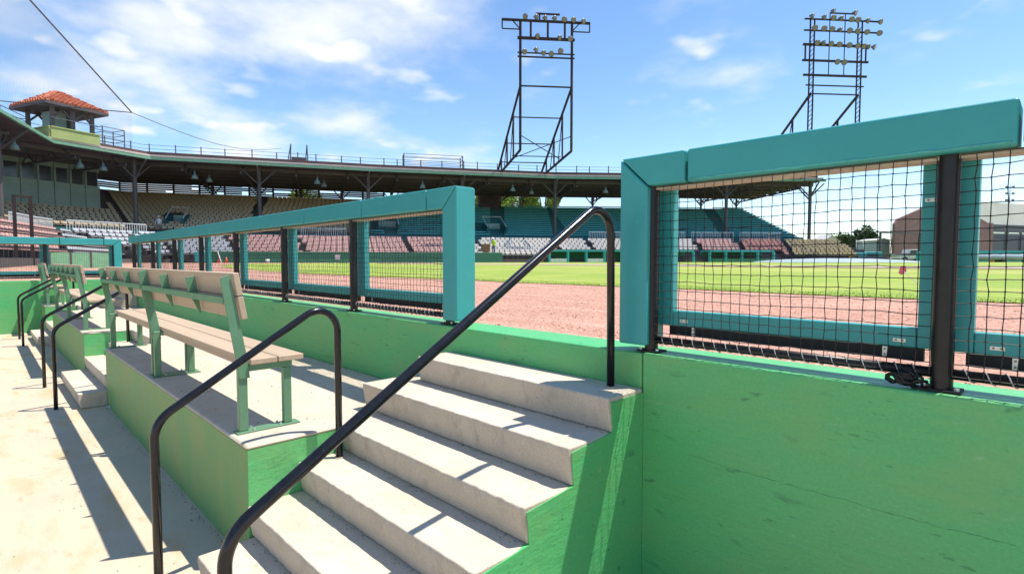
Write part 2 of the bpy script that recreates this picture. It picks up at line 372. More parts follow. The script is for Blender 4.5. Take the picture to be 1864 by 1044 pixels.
# grit swept into the corners of the steps and platforms
b = MB()
def grain(x, y, z, r):
    p = [Vector((x+random.uniform(-1, 1)*r*1.4, y+random.uniform(-1, 1)*r*1.4, z+(random.random()*r if q else r))) for q in range(4)]; n = len(b.v); b.v += p
    for q in ((0, 1, 2), (0, 3, 1), (1, 3, 2), (0, 2, 3)): b.face(*(n+k for k in q))
for i in range(1, 6):
    for k in range(150): grain(random.uniform(-3.2, -1.6), SN[i+1]+.016-abs(random.gauss(0, .016)), SZ[i], random.choice((.0012, .0018, .0022, .0045)))
for k in range(420): grain(random.uniform(-8, -3.3), random.uniform(1.08, 2.5), ZP, random.uniform(.002, .007))
for k in range(500): grain(random.uniform(-12, -3.2), random.uniform(-2.2, 1.0), 0, random.uniform(.002, .007))
for k in range(260): grain(random.uniform(-8, -3.3), YW-.004-abs(random.gauss(0, .03)), ZP, random.uniform(.002, .006))
for k in range(260): grain(random.uniform(-8, -3.3), YPF-.01-abs(random.gauss(0, .03)), 0, random.uniform(.002, .007))
o = b.build('grit', 'grit_dark'); o['kind'] = 'stuff'; tag(o, 'dark grit and crumbs scattered over the steps and platforms', 'grit')
# handrails
def bend(pts, rad, n=7):
    pts = [Vector(p) for p in pts]; o = [pts[0]]
    for i in range(1, len(pts)-1):
        a, p, c = pts[i-1], pts[i], pts[i+1]; r = rad[i-1]
        u = (a-p).normalized(); v = (c-p).normalized(); ang = u.angle(v); d = r/math.tan(ang/2)
        A, B = p+u*d, p+v*d; ctr = p+(u+v).normalized()*(r/math.sin(ang/2))
        va, vb = A-ctr, B-ctr; tot = va.angle(vb); ax = va.cross(vb).normalized()
        for k in range(n+1): o.append(ctr+Matrix.Rotation(tot*k/n, 3, ax) @ va)
    o.append(pts[-1]); return o
def handrail(x, pts, label, group=None, rad=(.14, .105)):
    t = thing('handrail', label, 'handrail', (x, pts[0][0], 0), group)
    bb = MB(); bb.tube(bend([(x, y, z) for y, z in pts], rad, 9), .0210, 14); bb.build('pipe', 'black_pipe', t, smooth=True)
    for q in (0, -1): bb = MB(); bb.tube([(x, pts[q][0], pts[q][1]+.0005), (x, pts[q][0], pts[q][1]+.006)], .031, 12); bb.build('grout_collar', 'riser_concrete', t)
    return t
RL = [(.49, .0), (.49, .925), (2.418, 2.105), (2.432, 1.063)]
RS = [(.588, .0), (.588, .953), (1.555, 1.546), (1.556, .531)]
handrail(-1.72, RL, 'long black pipe handrail rising above the fence gap beside the green stair side', rad=(.16, .125))
handrail(-3.12, RS, 'short black pipe handrail at the end of the nearest bench', rad=(.16, .125))
handrail(-8.23, RS, 'black pipe handrail on the bench side of the short middle stairs', rad=(.16, .125))
handrail(-9.78, RS, 'black pipe handrail across the short middle stairs, towards the end wall', rad=(.16, .125))
handrail(-14.78, RS, 'far black pipe handrail beside the benches of the second platform', rad=(.16, .125))
handrail(-16.18, RS, 'farthest black pipe handrail, next to the corner platform', rad=(.16, .125))
# benches
def bench(x0, x1, label):
    t = thing('dugout_bench', label, 'bench', ((x0+x1)/2, 1.25, ZP), 'benches on the dugout platforms')
    L = x1-x0
    for k, x in enumerate((x0+.03, x1-.03)):
        bb = MB(); bb.span(x-.045, x+.045, 1.075, 1.455, ZP+.001, ZP+.010); fp = bb.build('foot_plate', 'bench_green', t, bevel=.002, seg=1)
        for yy in (1.175, 1.335):
            for s_ in (-.03, .03): bb = MB(); bb.tube([(x+s_, yy, ZP+.010), (x+s_, yy, ZP+.022)], .008, 6); bb.build('bolt', 'zinc', fp)
        bb = MB(); bb.span(x-.019, x+.019, 1.093, 1.147, ZP+.010, 1.112); bb.build('leg', 'bench_green', t, bevel=.005, seg=2)
        bb = MB(); bb.span(x-.019, x+.019, 1.362, 1.414, ZP+.010, 1.070); bb.build('leg', 'bench_green', t, bevel=.005, seg=2)
        bb = MB(); bb.span(x-.021, x+.021, 1.149, 1.420, 1.072, 1.113); bb.build('seat_bracket', 'bench_green', t, bevel=.006, seg=2)
        s_ = 1 if k else -1
        xa, xb2 = (x+s_*.020, x+s_*.030)
        bb = MB(); bb.prism([(1.098, 1.035), (1.158, 1.035), (1.150, 1.13), (1.058, 1.665), (1.004, 1.645), (1.02, 1.53)], 0, min(xa, xb2), max(xa, xb2)); bb.build('back_upright', 'bench_green', t, bevel=.003, seg=1)
    nr = 2 if L > 1.5 else 1
    for k in range(1, nr+1):
        x = x0+L*k/(nr+1); bb = MB(); bb.prism([(1.064, 1.64), (1.006, 1.635), (1.020, 1.535), (1.085, 1.385), (1.098, 1.385)], 0, x-.005, x+.005); bb.build('back_rib', 'bench_green', t, bevel=.002, seg=1)
    bb = MB(); bb.span(x0+.012, x1-.012, 1.018, 1.078, 1.523, 1.529); bb.span(x0+.012, x1-.012, 1.018, 1.024, 1.490, 1.5229); bb.build('back_rail', 'bench_green', t)
    bb = MB(); bb.span(x0+.02, x1-.02, 1.165, 1.20, 1.080, 1.112); bb.build('seat_rail', 'plank_tan', t, bevel=.003, seg=1)
    for ya, yb in ((1.156, 1.316), (1.322, 1.482)):
        bb = MB(); bb.span(x0-.022, x1+.022, ya, yb, 1.114, 1.150); bb.build('seat_plank', 'plank_tan', t, bevel=.006, seg=2)
    for za, zb in ((1.672, 1.536), (1.530, 1.394)):
        f = lambda z: 1.068+(1.672-z)*.165
        bb = MB(); bb.prism([(f(za), za), (f(za)+.034, za+.004), (f(zb)+.034, zb+.004), (f(zb), zb)], 0, x0-.016, x1+.016); bb.build('back_plank', 'plank_tan', t, bevel=.005, seg=2)
    return t
bench(-5.735, -3.465, 'tan plank bench with green frame next to the wide stairs')
bench(-8.00, -5.775, 'tan plank bench adjoining the nearest bench, ending at the middle stairs')
bench(-12.43, -10.28, 'tan plank bench starting beside the middle stairs on the second platform')
bench(-14.56, -12.47, 'tan plank bench next to the far stairs on the second platform')
bench(-17.46, -16.52, 'small tan plank bench in the corner by the sunlit end wall')
# ------------------------------------------------------------------ padded net fences (built along a run; u = along, w = towards the field)
def net_mesh(b, P, u0, u1, z0, z1, cell=.0455, r=.0019, knots=True, sag=.006):
    nu = max(2, round((u1-u0)/cell)); nz = round((z1-z0)/cell); G = {}
    ph = random.uniform(0, 9)
    for i in range(nu+1):
        for j in range(nz+1):
            e = 0 if i in (0, nu) or j in (0, nz) else 1
            G[i, j] = (u0+(u1-u0)*i/nu+e*(random.gauss(0, .0016)+.0025*math.sin(j*.16+ph)*math.sin(i*.11+ph)), random.gauss(0, .003)*e+sag*math.sin(i*.3+ph)*math.sin(j*.25)*e,
                       z0+(z1-z0)*j/nz+e*(random.gauss(0, .0016)+.002*math.sin(i*.37+ph)))
    for i in range(nu+1): b.tube([P(*G[i, j]) for j in range(nz+1)], r, 3, False)
    for j in range(nz+1): b.tube([P(*G[i, j]) for i in range(nu+1)], r, 3, False)
    if knots:
        for i in range(1, nu):
            for j in range(1, nz):
                c = P(*G[i, j]); n = len(b.v); k = .0048
                b.v += [c+Vector(d)*k for d in ((1, 0, 0), (0, 1, 0), (0, 0, 1), (-1, 0, 0), (0, -1, 0), (0, 0, -1))]
                for q in ((0, 1, 2), (1, 3, 2), (3, 4, 2), (4, 0, 2), (1, 0, 5), (3, 1, 5), (4, 3, 5), (0, 4, 5)): b.face(*(n+a for a in q))
def fence(label, org, P, seams, posts, ends, ulo, uhi, fine_from=None):
    """P(u, w, z) -> world.  w = 0 is the inner pad face"""
    t = thing('padded_fence', label, 'fence', org, 'teal padded fences round the dugout')
    ZT, ZB = 2.302, 2.140
    def block(name, u0, u1, w0, w1, z0, z1, m, bw=0, seg=3, parent=t):
        bb = MB(); n = len(bb.v)
        for z in (z0, z1):
            for w in (w0, w1):
                for u in (u0, u1): bb.v.append(Vector(P(u, w, z)))
        for q in ((0, 2, 3, 1), (4, 5, 7, 6), (0, 1, 5, 4), (2, 6, 7, 3), (0, 4, 6, 2), (1, 3, 7, 5)): bb.face(*(n+i for i in q))
        return bb.build(name, m, parent, bevel=bw, seg=seg)
    def plate(name, poly, w0, w1, m, bw):
        bb = MB(); k = len(poly)
        for w in (w0, w1): bb.v += [Vector(P(u, w, z)) for u, z in poly]
        bb.face(*range(k)); bb.face(*range(2*k-1, k-1, -1))
        for i in range(k): j = (i+1) % k; bb.face(i, k+i, k+j, j)
        return bb.build(name, m, t, bevel=bw, seg=4)
    for a, c in zip(seams[:-1], seams[1:]):
        dz = random.uniform(-.004, .004)
        e0 = ends.get('lo') if a == seams[0] else None; e1 = ends.get('hi') if c == seams[-1] else None
        a_, c_ = a+.006, c-.006
        if e0: plate('top_pad', [(ulo+.004, ZT-.002), (c_, ZT-.002), (c_, ZB), (ulo+.175, ZB)], 0, .19, 'vinyl_teal', .013); plate('post_pad', [(ulo, ZT-.006), (ulo+.171, ZB-.004), (ulo+.171, 1.292), (ulo, 1.292)], 0, .19, 'vinyl_teal', .012)
        elif e1: plate('top_pad', [(a_, ZT-.002), (uhi-.004, ZT-.002), (uhi-.175, ZB), (a_, ZB)], 0, .19, 'vinyl_teal', .013); plate('post_pad', [(uhi, ZT-.006), (uhi-.171, ZB-.004), (uhi-.171, 1.292), (uhi, 1.292)], 0, .19, 'vinyl_teal', .012)
        else:
            tp = block('top_pad', a_, c_, 0, .19, ZB+dz*.4, ZT+dz*.4, 'vinyl_teal', .013, 4)
            bb = MB(); n_ = 24; bb.tube([P(a_+.016+(c_-a_-.032)*q/n_, .0035+random.gauss(0, .0006), ZB+.012+random.gauss(0, .0012)) for q in range(n_+1)], .0065, 6); bb.build('hem', 'vinyl_hem', tp, smooth=True)
    block('top_board', ulo+.18 if ends.get('lo') else ulo, uhi-.18 if ends.get('hi') else uhi, .050, .142, 2.121, 2.138, 'board_tan', .003, 1)
    for u in posts:
        bb = MB(); bb.tube([P(u, .07, ZW+.012), P(u, .07, 2.150)], .036, 16); po = bb.build('post', 'post_black', t, smooth=True); bev(po, .002, 1)
        bb = MB(); n = len(bb.v)
        block('base_plate', u-.062, u+.062, .022, .125, ZW+.0045, ZW+.0125, 'black_rubber', parent=po)
        for s_ in (-.049, .049): bb = MB(); bb.tube([P(u+s_, .045, ZW+.0125), P(u+s_, .045, ZW+.024)], .009, 6); bb.build('bolt', 'zinc', po)
        block('side_pad', u-.092, u+.082, .145, .198, 1.398, 2.139, 'vinyl_teal', .006)
    pp = sorted(posts)
    for a, c in zip(pp[:-1], pp[1:]):
        block('bottom_pad', a+.0825, c-.0925, .146, .198, 1.398, 1.478, 'vinyl_teal', .006)
        block('rubber_skirt', a+.06, c-.07, .155, .185, 1.345, 1.3975, 'black_rubber')
        bb = MB(); bb.tube([P(a+.03, .07, 1.322), P(c-.03, .07, 1.322)], .020, 12); br = bb.build('bottom_rail', 'post_black', t, smooth=True)
        near = abs(P(a, 0, 0)[0]) < 7 and abs(P(a, 0, 0)[1]) < 4
        n = int((c-a-.1)/(.056)); path = []
        for k in range(n*8+1):
            an = k*2*math.pi/8; path.append(P(a+.05+(c-a-.1)*k/(n*8), .07+.0235*math.cos(an), 1.322+.0235*math.sin(an)))
        bb = MB(); bb.tube(path, .0022, 4 if near else 3, False); bb.build('lacing', 'wire_grey', br)
        bb = MB(); net_mesh(bb, lambda u, w, z: Vector(P(u, .040+w, z)), a+.034, c-.034, 1.318, 2.132, knots=True); bb.build('net', 'black_net', t)
        for (u, w, z, hz) in ((c-.15, .1455, 1.425, 1), (a+.15, .1455, 1.425, 1), (c-.060, .1445, 1.985, 1), (c-.20, .1545, 1.372, 0), (a+.20, .1545, 1.372, 0)):
            wu, wz = (.022, .008) if hz else (.009, .022)
            bk = block('bracket', u-wu, u+wu, w-.004, w, z-wz, z+wz, 'zinc', .001, 1)
            for s_ in (-1, 1): bb = MB(); bb.tube([P(u+s_*wu*.5*hz, w-.0043, z+s_*wz*.5*(1-hz)), P(u+s_*wu*.5*hz, w-.008, z+s_*wz*.5*(1-hz))], .004, 6); bb.build('screw', 'lamp_metal', bk)
    return t
PX = lambda u, w, z: Vector((u, YW+w, z))
fence('teal padded net fence standing behind the benches', (-9.3, 2.62, ZW), PX,
      [-15.5, -13.8, -12.5, -11.45, -10.35, -9.3, -8.33, -7.07, -5.82, -4.58, -3.56, -3.18], [-15.28, -13.35, -11.6, -9.9, -8.22, -6.53, -4.86, -3.345], {'hi': 1, 'lo': 0}, -15.5, -3.18)
fence('teal padded net fence with a coarse net beside the long handrail', (0, 2.62, ZW), PX,
      [-1.74, -1.352, -.13, 1.10, 2.33, 3.56, 4.8], [-1.575, -.325, .95, 2.2, 3.45, 4.7], {'lo': 1}, -1.74, 4.8)
PY = lambda u, w, z: Vector((XE-.02-w, u, z))
fence('teal padded net fence standing on the sunlit end wall', (-17.64, -.5, ZW), PY, [-4.2, -2.3, -1.05, .2, 1.45, 2.34, 2.72], [-4.0, -2.3, -.57, 1.17, 2.555], {'hi': 1}, -4.2, 2.72)
# bundled net ends tied at the foot of the coarse panel's post
b = MB()
for k in range(14):
    c = Vector((-.43+random.gauss(0, .018), 2.565+random.gauss(0, .008), ZW+.034+random.gauss(0, .008))); pth = []
    for q in range(7): a = q*1.05+k; pth.append(c+Vector((.026*math.cos(a), .014*math.sin(a*1.3), .016*math.sin(a))))
    b.tube(pth, .006, 5)
tag(b.build('net_bundle', 'black_net', smooth=True), 'knotted bundle of spare black net on the wall top by the post', 'net bundle')
# litter
def wrapper(c, s, label):
    b = MB(); n = 7; g = {}
    for i in range(n):
        for j in range(n):
            g[i, j] = len(b.v); b.v.append(Vector(c)+Vector(((i/(n-1)-.5)*s+random.gauss(0, s*.06), (j/(n-1)-.5)*s*.7+random.gauss(0, s*.06), abs(random.gauss(0, s*.16))+.004)))
    for i in range(n-1):
        for j in range(n-1): b.face(g[i, j], g[i+1, j], g[i+1, j+1], g[i, j+1])
    tag(b.build('wrapper', 'paper_white'), label, 'litter')
p = on_z(200, 742, 0); wrapper((p.x, p.y, 0), .09, 'crumpled clear wrapper lying on the floor by the lowest middle step')
p = on_z(373, 712, ZP); wrapper((p.x, p.y, ZP), .07, 'crumpled white wrapper lying under the nearest bench')
# ================================================================== GRANDSTAND round the far side of the field
ZR = 12.0                                      # eave height
EPX = [(0, 207), (89, 258), (273, 289), (679, 310.6), (1009, 324), (1500, 329.6)]
EP = [on_z(x, y, ZR) for x, y in EPX]
EP = [Vector((p.x, p.y, 0)) for p in EP]
EP[0] = EP[1]+(EP[0]-EP[1]).normalized()*36     # carry the stand on past the picture's edge
NS = len(EP)-1
SU = [(EP[i+1]-EP[i]).normalized() for i in range(NS)]
SNO = [Vector((-u.y, u.x, 0)) for u in SU]      # outward, away from the field
def off(j, s, ext=0):
    if j == 0: return EP[0]+SNO[0]*s
    if j in (1, 2) and s < -9.2:               # the short middle run closes up on the inner side
        A, u, B, v = EP[1]+SNO[0]*s, SU[0], EP[2]+SNO[2]*s, SU[2]; k = ((B.x-A.x)*v.y-(B.y-A.y)*v.x)/(u.x*v.y-u.y*v.x); return A+u*k
    if j == NS: return EP[NS]+SNO[-1]*s+SU[-1]*ext
    a, c = SNO[j-1], SNO[j]; m = (a+c).normalized(); return EP[j]+m*(s/m.dot(a))
def path_px(px, s):
    r = ray(px, 473); r = Vector((r.x, r.y, 0))
    for i in range(NS):
        A, B = off(i, s), off(i+1, s, 30); d = B-A; det = r.x*(-d.y)+d.x*r.y
        if abs(det) < 1e-9: continue
        t = (A.x*(-d.y)+d.x*A.y)/det; k = (r.x*A.y-r.y*A.x)/det
        if t > 0 and -1e-6 <= k <= 1+1e-6: return A+d*k, i
    return None, None
V3 = lambda p, z: Vector((p.x, p.y, z))
GS = thing('grandstand', 'roofed grandstand with dark underside wrapping round the far side of the field', 'grandstand', V3((EP[2]+EP[3])/2, 1.5))
def strip(b, i, prof, e0=0, e1=0):
    """closed profile of (s, z) swept along segment i"""
    n = len(prof); st = len(b.v)
    for j in (i, i+1):
        for s, z in prof: b.v.append(V3(off(j, s, e1 if j == NS else 0), z))
    b.face(*range(st, st+n)); b.face(*range(st+2*n-1, st+n-1, -1))
    for k in range(n): q = (k+1) % n; b.face(st+k, st+n+k, st+n+q, st+q)
LPR = {0: (-6.2, 5), 1: (-8.8, 7)}
for i in range(NS):
    b = MB(); strip(b, i, [(-.2, ZR), (19.2, ZR+.05), (19.2, ZR+.35), (-.2, ZR+.22)]); rp = b.build('roof', 'roof_dark', GS)
    b = MB(); strip(b, i, [(-.42, ZR-.12), (-.205, ZR-.12), (-.205, ZR+.16), (-.42, ZR+.12)]); b.build('gutter', 'eave_green', rp)
    b = MB(); strip(b, i, [(.10, ZR+.23), (.5, ZR+.23), (.5, ZR+.50), (.10, ZR+.46)]); b.build('roof_edge', 'fascia_cream', rp)
    b = MB(); strip(b, i, [(1.3, ZR+.24), (1.7, ZR+.24), (1.7, ZR+.95), (1.3, ZR+.95)]); b.build('parapet', 'roof_maroon', rp)
    for s in (2.2, 5.0, 8.0, 11.0, 14.0, 17.0):
        b = MB(); strip(b, i, [(s, ZR-.42), (s+.22, ZR-.42), (s+.22, ZR-.01), (s, ZR-.01)]); b.build('purlin', 'steel_dark', GS)
    # stepped decks: chair and box seating
    L = (EP[i+1]-EP[i]).length
    pr = [(1.0, 1.4), (1.0, 4.55)]
    for k in range(18): s = 1.0+k*.95; z = 4.55+.32*k; pr += [(s+.0, z), (s+.95, z)] if k == 0 else [(s, z), (s+.95, z)]
    pr += [(18.2, 1.4)]
    b = MB(); strip(b, i, pr, e1=-2.0); b.build('upper_deck', 'deck_teal' if i >= 3 else 'deck_grey', GS)
    s0, n = LPR.get(i, (-11.3, 9))
    pr = [(s0, 1.3), (s0, 1.85)]
    for k in range(n): s = s0+k*1.25; z = 1.85+2.32*k/(n-1); pr += [(s, z), (min(s+1.25, .94), z)]
    pr += [(.95, 4.17), (.95, 1.3)]
    b = MB(); strip(b, i, pr, e1=1.0); b.build('lower_deck', 'deck_grey', GS)
    b = MB(); strip(b, i, [(.96, 4.16), (.99, 4.16), (.99, 4.75), (.96, 4.75)], e1=-2); b.build('walkway_wall', 'deck_teal', GS)
    # transverse frames under the roof, columns
    nf = max(1, round(L/5.5))
    for k in range(nf):
        t0 = (k+.5)/nf*L; P0 = EP[i]+SU[i]*t0; f = lambda s, z: V3(P0+SNO[i]*s, z)
        b = MB(); b.bar(f(.3, ZR-.9), f(18.5, ZR-1.0), .14, .2)
        for s in range(1, 18, 2): b.bar(f(s, ZR-.9), f(s+1, ZR-.1), .10); b.bar(f(s+1, ZR-.1), f(s+2, ZR-.9), .10)
        b.build('roof_truss', 'steel_dark', GS)
        b = MB(); b.bar(f(17.6, 9.6), f(17.6, ZR), .24); rc = b.build('rear_column', 'steel_dark', GS)
        for sg in (-1, 1):
            b = MB(); b.bar(V3(P0+SNO[i]*17.6, ZR-1.6), V3(P0+SNO[i]*17.6+SU[i]*1.3*sg, ZR-.1), .14); b.build('brace', 'steel_dark', rc)
colpx = [5, 250, 475, 672, 842, 1010, 1166, 1320]
colpts = [path_px(x, 1.5) for x in colpx]+[(EP[NS]-SU[-1]*1.2+SNO[-1]*1.0, NS-1)]
for p, i in colpts:
    if p is None: continue
    b = MB(); b.tube([V3(p, 4.16), V3(p, ZR-.05)], .21, 10); c = b.build('column', 'steel_dark', GS, smooth=True); bev(c, .01, 1)
    for dv, hh in ((SU[i], 2.0), (-SU[i], 2.0), (SNO[i]*1.6, 2.4), (-SNO[i]*1.0, 2.0)):
        b = MB(); b.bar(V3(p, ZR-hh), V3(p+dv*1.9, ZR-.15), .13); b.build('brace', 'steel_dark', c)
# louvred rear wall behind the chair seats
p640, i640 = path_px(700, 18.4)
for i in range(3):
    A, B = off(i, 18.4), off(i+1, 18.4)
    if i == 2: B = p640
    b = MB(); d = (B-A); b.bar(V3(A, 7.2), V3(B, 7.2), .2, 6.4); b.build('rear_wall', 'roof_dark', GS)
    nb = max(1, int(d.length/3.0))
    for k in range(nb):
        a0, a1 = A+d*(k/nb), A+d*((k+1)/nb)
        b = MB(); b.bar(V3(a1, 10.4), V3(a1, ZR), .2); b.build('louvre_post', 'roof_dark', GS)
        for q in range(7):
            z = 10.5+q*.25
            if random.random() < .12: continue
            b = MB(); b.bar(V3(a0+(a1-a0)*.02, z), V3(a0+(a1-a0)*random.choice((.98, .98, .98, .98, .7)), z), .05, .205); b.build('louvre_slat', 'steel_dark', GS)
# dark block at the back of the bleachers
pa, ia = path_px(872, 16.5); pb, ib = path_px(906, 16.5)
b = MB(); b.bar(V3(pa, 10.6), V3(pb, 10.6), 2.2, 2.5); b.build('store_room', 'roof_dark', GS)
# press box behind home plate
def press(i, t0, t1, s):
    A, B = EP[i]+SU[i]*t0+SNO[i]*s, EP[i]+SU[i]*t1+SNO[i]*s; d = B-A; n = max(1, round(d.length/1.5))
    for k in range(n):
        a0, a1 = A+d*((k+.02)/n), A+d*((k+.98)/n)
        b = MB(); b.bar(V3(a0, 8.0), V3(a1, 8.0), .18, 3.4); b.build('press_box_panel', 'press_green', GS)
        b = MB(); b.bar(V3(a0, 11.55), V3(a1, 11.55), .18, .7); b.build('press_box_panel', 'press_green', GS)
        b = MB(); m0, m1 = a0+(a1-a0)*.12+SNO[i]*.06, a0+(a1-a0)*.88+SNO[i]*.06; b.bar(V3(m0, 10.45), V3(m1, 10.45), .04, 1.48); pn = b.build('press_box_window', 'glass_dark', GS)
        b = MB(); b.bar(V3(a0+(a1-a0)*.06, 9.71), V3(a0+(a1-a0)*.06, 11.19), .14); b.build('mullion', 'press_green', pn)
    b = MB(); b.bar(V3(A+SNO[i]*1.5, 9), V3(B+SNO[i]*1.5, 9), 2.4, 6); b.build('press_box_core', 'press_green', GS)
press(0, 2, (EP[1]-EP[0]).length-3.3, 9.0)
press(1, .5, (path_px(186, 9.0)[0]-EP[1]).dot(SU[1]), 9.0)
# ------------------------------------------------------------------ seats
def seat_geo(b):
    rb = Matrix.Rotation(R(-12), 3, 'X')
    b.box((0, -.22, .42), (.48, .42, .05)); b.box((0, .02, .66), (.48, .045, .26), rb); b.cur = 1
    for x in (-.255, .255): b.box((x, -.12, .30), (.03, .30, .60))
SB = MB(); seat_geo(SB); SEATM = {}
def seat_cell(px):
    if px < 105: return 'seat_pink'
    if px < 418: return 'seat_grey'
    if px < 830: return 'seat_pink'
    if px < 1268: return 'seat_white'
    if px < 1350: return 'seat_pink'
    if px < 1425: return 'seat_rust'
    return 'seat_yellow'
SEATS = []
aisles = [104, 245, 418, 546, 742, 872, 1010, 1072, 1190, 1268, 1345, 1428]
for i in range(NS):
    s0, n = LPR.get(i, (-11.3, 9))
    for k in range(n-(1 if i < 2 else 2)):
        n = LPR.get(i, (-11.3, 9))[1]; s = s0+k*1.25+1.0; z = 1.85+2.32*k/(n-1); A, B = off(i, s), off(i+1, s, 9 if i == NS-1 else 0); n = int((B-A).length/.56)
        for q in range(n):
            p = A+(B-A)*((q+.5)/n); P = V3(p, z); x = pix(P)[0]
            if (P-CAM).dot(FW) < 5 or x < -60 or x > 1560-k*6 or any(abs(x-a+(k-4)*3.0) < 5.5 for a in aisles): continue
            if x > 985 and x < 1425 and k < 2: continue
            SEATS.append((P, i, seat_cell(x+(k-4)*3.0), x, s, k))
    for k in range(17):
        if i > 2: continue
        s = 1.0+k*.95+.75; z = 4.55+.32*k; A, B = off(i, s), off(i+1, s); n = int((B-A).length/.56)
        for q in range(n):
            p = A+(B-A)*((q+.5)/n); P = V3(p, z); x = pix(P)[0]
            if (P-CAM).dot(FW) < 5 or x < -40 or x > 644 or abs(x-210+(k-8)*3.0) < 9 or abs(x-470-(k-8)*1.0) < 9: continue
            if x < 196 and s > 8.0: continue
            if 300 < x < 338 and 2 < k < 7: continue
            SEATS.append((P, i, 'seat_tan', x, s, k))
def vis(t): return (t[0]-CAM).length+(0 if t[3] > 5 else 100)+(30 if (t[4] < -8.5 and t[3] < 230) else 0)
SEATS.sort(key=vis)
sname = {'seat_pink': 'faded pink', 'seat_grey': 'grey', 'seat_tan': 'tan', 'seat_white': 'off white', 'seat_rust': 'rust red', 'seat_yellow': 'ochre'}
ORD = ['lowest row', 'second row up', 'third row up', 'fourth row up', 'fifth row up', 'sixth row up', 'seventh row up', 'eighth row up', 'ninth row up', 'tenth row up', 'eleventh row up', 'twelfth row up', 'thirteenth row up', 'fourteenth row up', 'fifteenth row up', 'sixteenth row up', 'topmost row']
SM = MB(); smats = ['seat_pink', 'seat_grey', 'seat_tan', 'seat_white', 'seat_rust', 'seat_yellow', 'steel_dark']
for n, (P, i, m, x, s, k) in enumerate(SEATS):
    rot = math.atan2(SU[i].y, SU[i].x)
    if n < 300:
        if m not in SEATM: SEATM[m] = SB.mesh('stadium_seat', [m, 'steel_dark'])
        o = bpy.data.objects.new('stadium_seat', SEATM[m]); C.objects.link(o); o.location = P; o.rotation_euler = (0, 0, rot)
        tag(o, sname[m]+' stadium seat in the '+('roofed upper rows' if s > 0 else 'open lower rows')+', '+ORD[k]+' of its section', 'seat', 'stadium seats in the grandstand')
    else:
        mi = smats.index(m); st = len(SM.v); rm = Matrix.Rotation(rot, 3, 'Z')
        SM.v += [P+rm @ v for v in SB.v]
        for f, fm in zip(SB.f, SB.mi): SM.cur = 6 if fm else mi; SM.face(*(st+q for q in f))
o = SM.build('stadium_seats', smats); o['kind'] = 'stuff'; tag(o, 'rows of small stadium seats filling the distant grandstand', 'seats')
# teal bleacher benches
secs = [(646, 700), (724, 838), (842, 892), (918, 1000), (1016, 1175), (1180, 1290), (1312, 1452)]
SECN = ['beside the tan chairs', 'next to the stair entrance above the pink seats', 'next to the stair entrance above the worker in lime', 'between that stair entrance and the aisle steps', 'above the white box seats', 'beside the dark diagonal aisle', 'at the open end of the stand']
for q, (xa, xb) in enumerate(secs):
    for k in range(17):
        s = 1.0+k*.95+.55; z = 4.55+.32*k; sh = (8.5-k)*(2.2 if xa > 1000 else .8)*(1 if xa > 700 else 0)
        a, ia = path_px(xa+(sh if xa in (1312, 1016) else 0), s); c, ic = path_px(xb+(sh if xb in (1290, 1000) else 0), s)
        if xb == 1452: c = EP[NS]-SU[-1]*2.6+SNO[-1]*s; ic = NS-1
        if a is None or c is None: continue
        if k in (2, 3, 4, 5) and xa in (646, 842): continue
        j = max(ia, ic); pts = [a]+([off(ia+1, s)] if ic > ia else [])+[c]
        b = MB(); pts = pts if len(pts) == 2 or True else pts
        for u, v in zip(pts[:-1], pts[1:]): b.bar(V3(u, z+.42), V3(v, z+.42), .30, .12)
        bn = b.build('bleacher_bench', 'bleacher_teal'); tag(bn, 'teal bleacher bench, '+ORD[k]+', '+SECN[q], 'bleacher', 'teal bleacher benches')
# stair entrances in the seating
def entrance(xa, xb, s, label):
    a, i = path_px(xa, s); c, j = path_px(xb, s); u = (c-a).normalized(); n = SNO[i]; z0 = 4.55+.32*(s-1)/.95
    t = thing('stair_entrance', label, 'entrance', V3((a+c)/2, 4.6), 'stair entrances in the grandstand')
    b = MB(); b.bar(V3(a, z0+.2), V3(a+n*3.2, z0+.9), .2, 1.6); b.build('side_wall', 'deck_teal', t)
    b = MB(); b.bar(V3(c, z0+.2), V3(c+n*3.2, z0+.9), .2, 1.6); b.build('side_wall', 'deck_teal', t)
    b = MB(); b.bar(V3(a+n*3.2, z0+.7), V3(c+n*3.2, z0+.7), .2, 1.8); b.build('head_wall', 'press_green', t)
    b = MB(); b.bar(V3(a+n*3.05, z0-.35), V3(c+n*3.05, z0-.35), .06, 1.9); b.build('doorway', 'black_rubber', t)
    b = MB(); b.tube([V3(a, z0+1.0), V3(a+n*3.2, z0+2.5), V3(c+n*3.2, z0+2.5), V3(c, z0+1.0)], .06, 6)
    b.build('railing', 'rail_white', t)
entrance(303, 335, 3.0, 'stair entrance with pale pipe rails among the tan chairs')
entrance(690, 726, 2.6, 'stair entrance with pale pipe rails beside the first teal bleachers')
entrance(888, 922, 2.2, 'stair entrance with pale pipe rails in the middle of the teal bleachers')
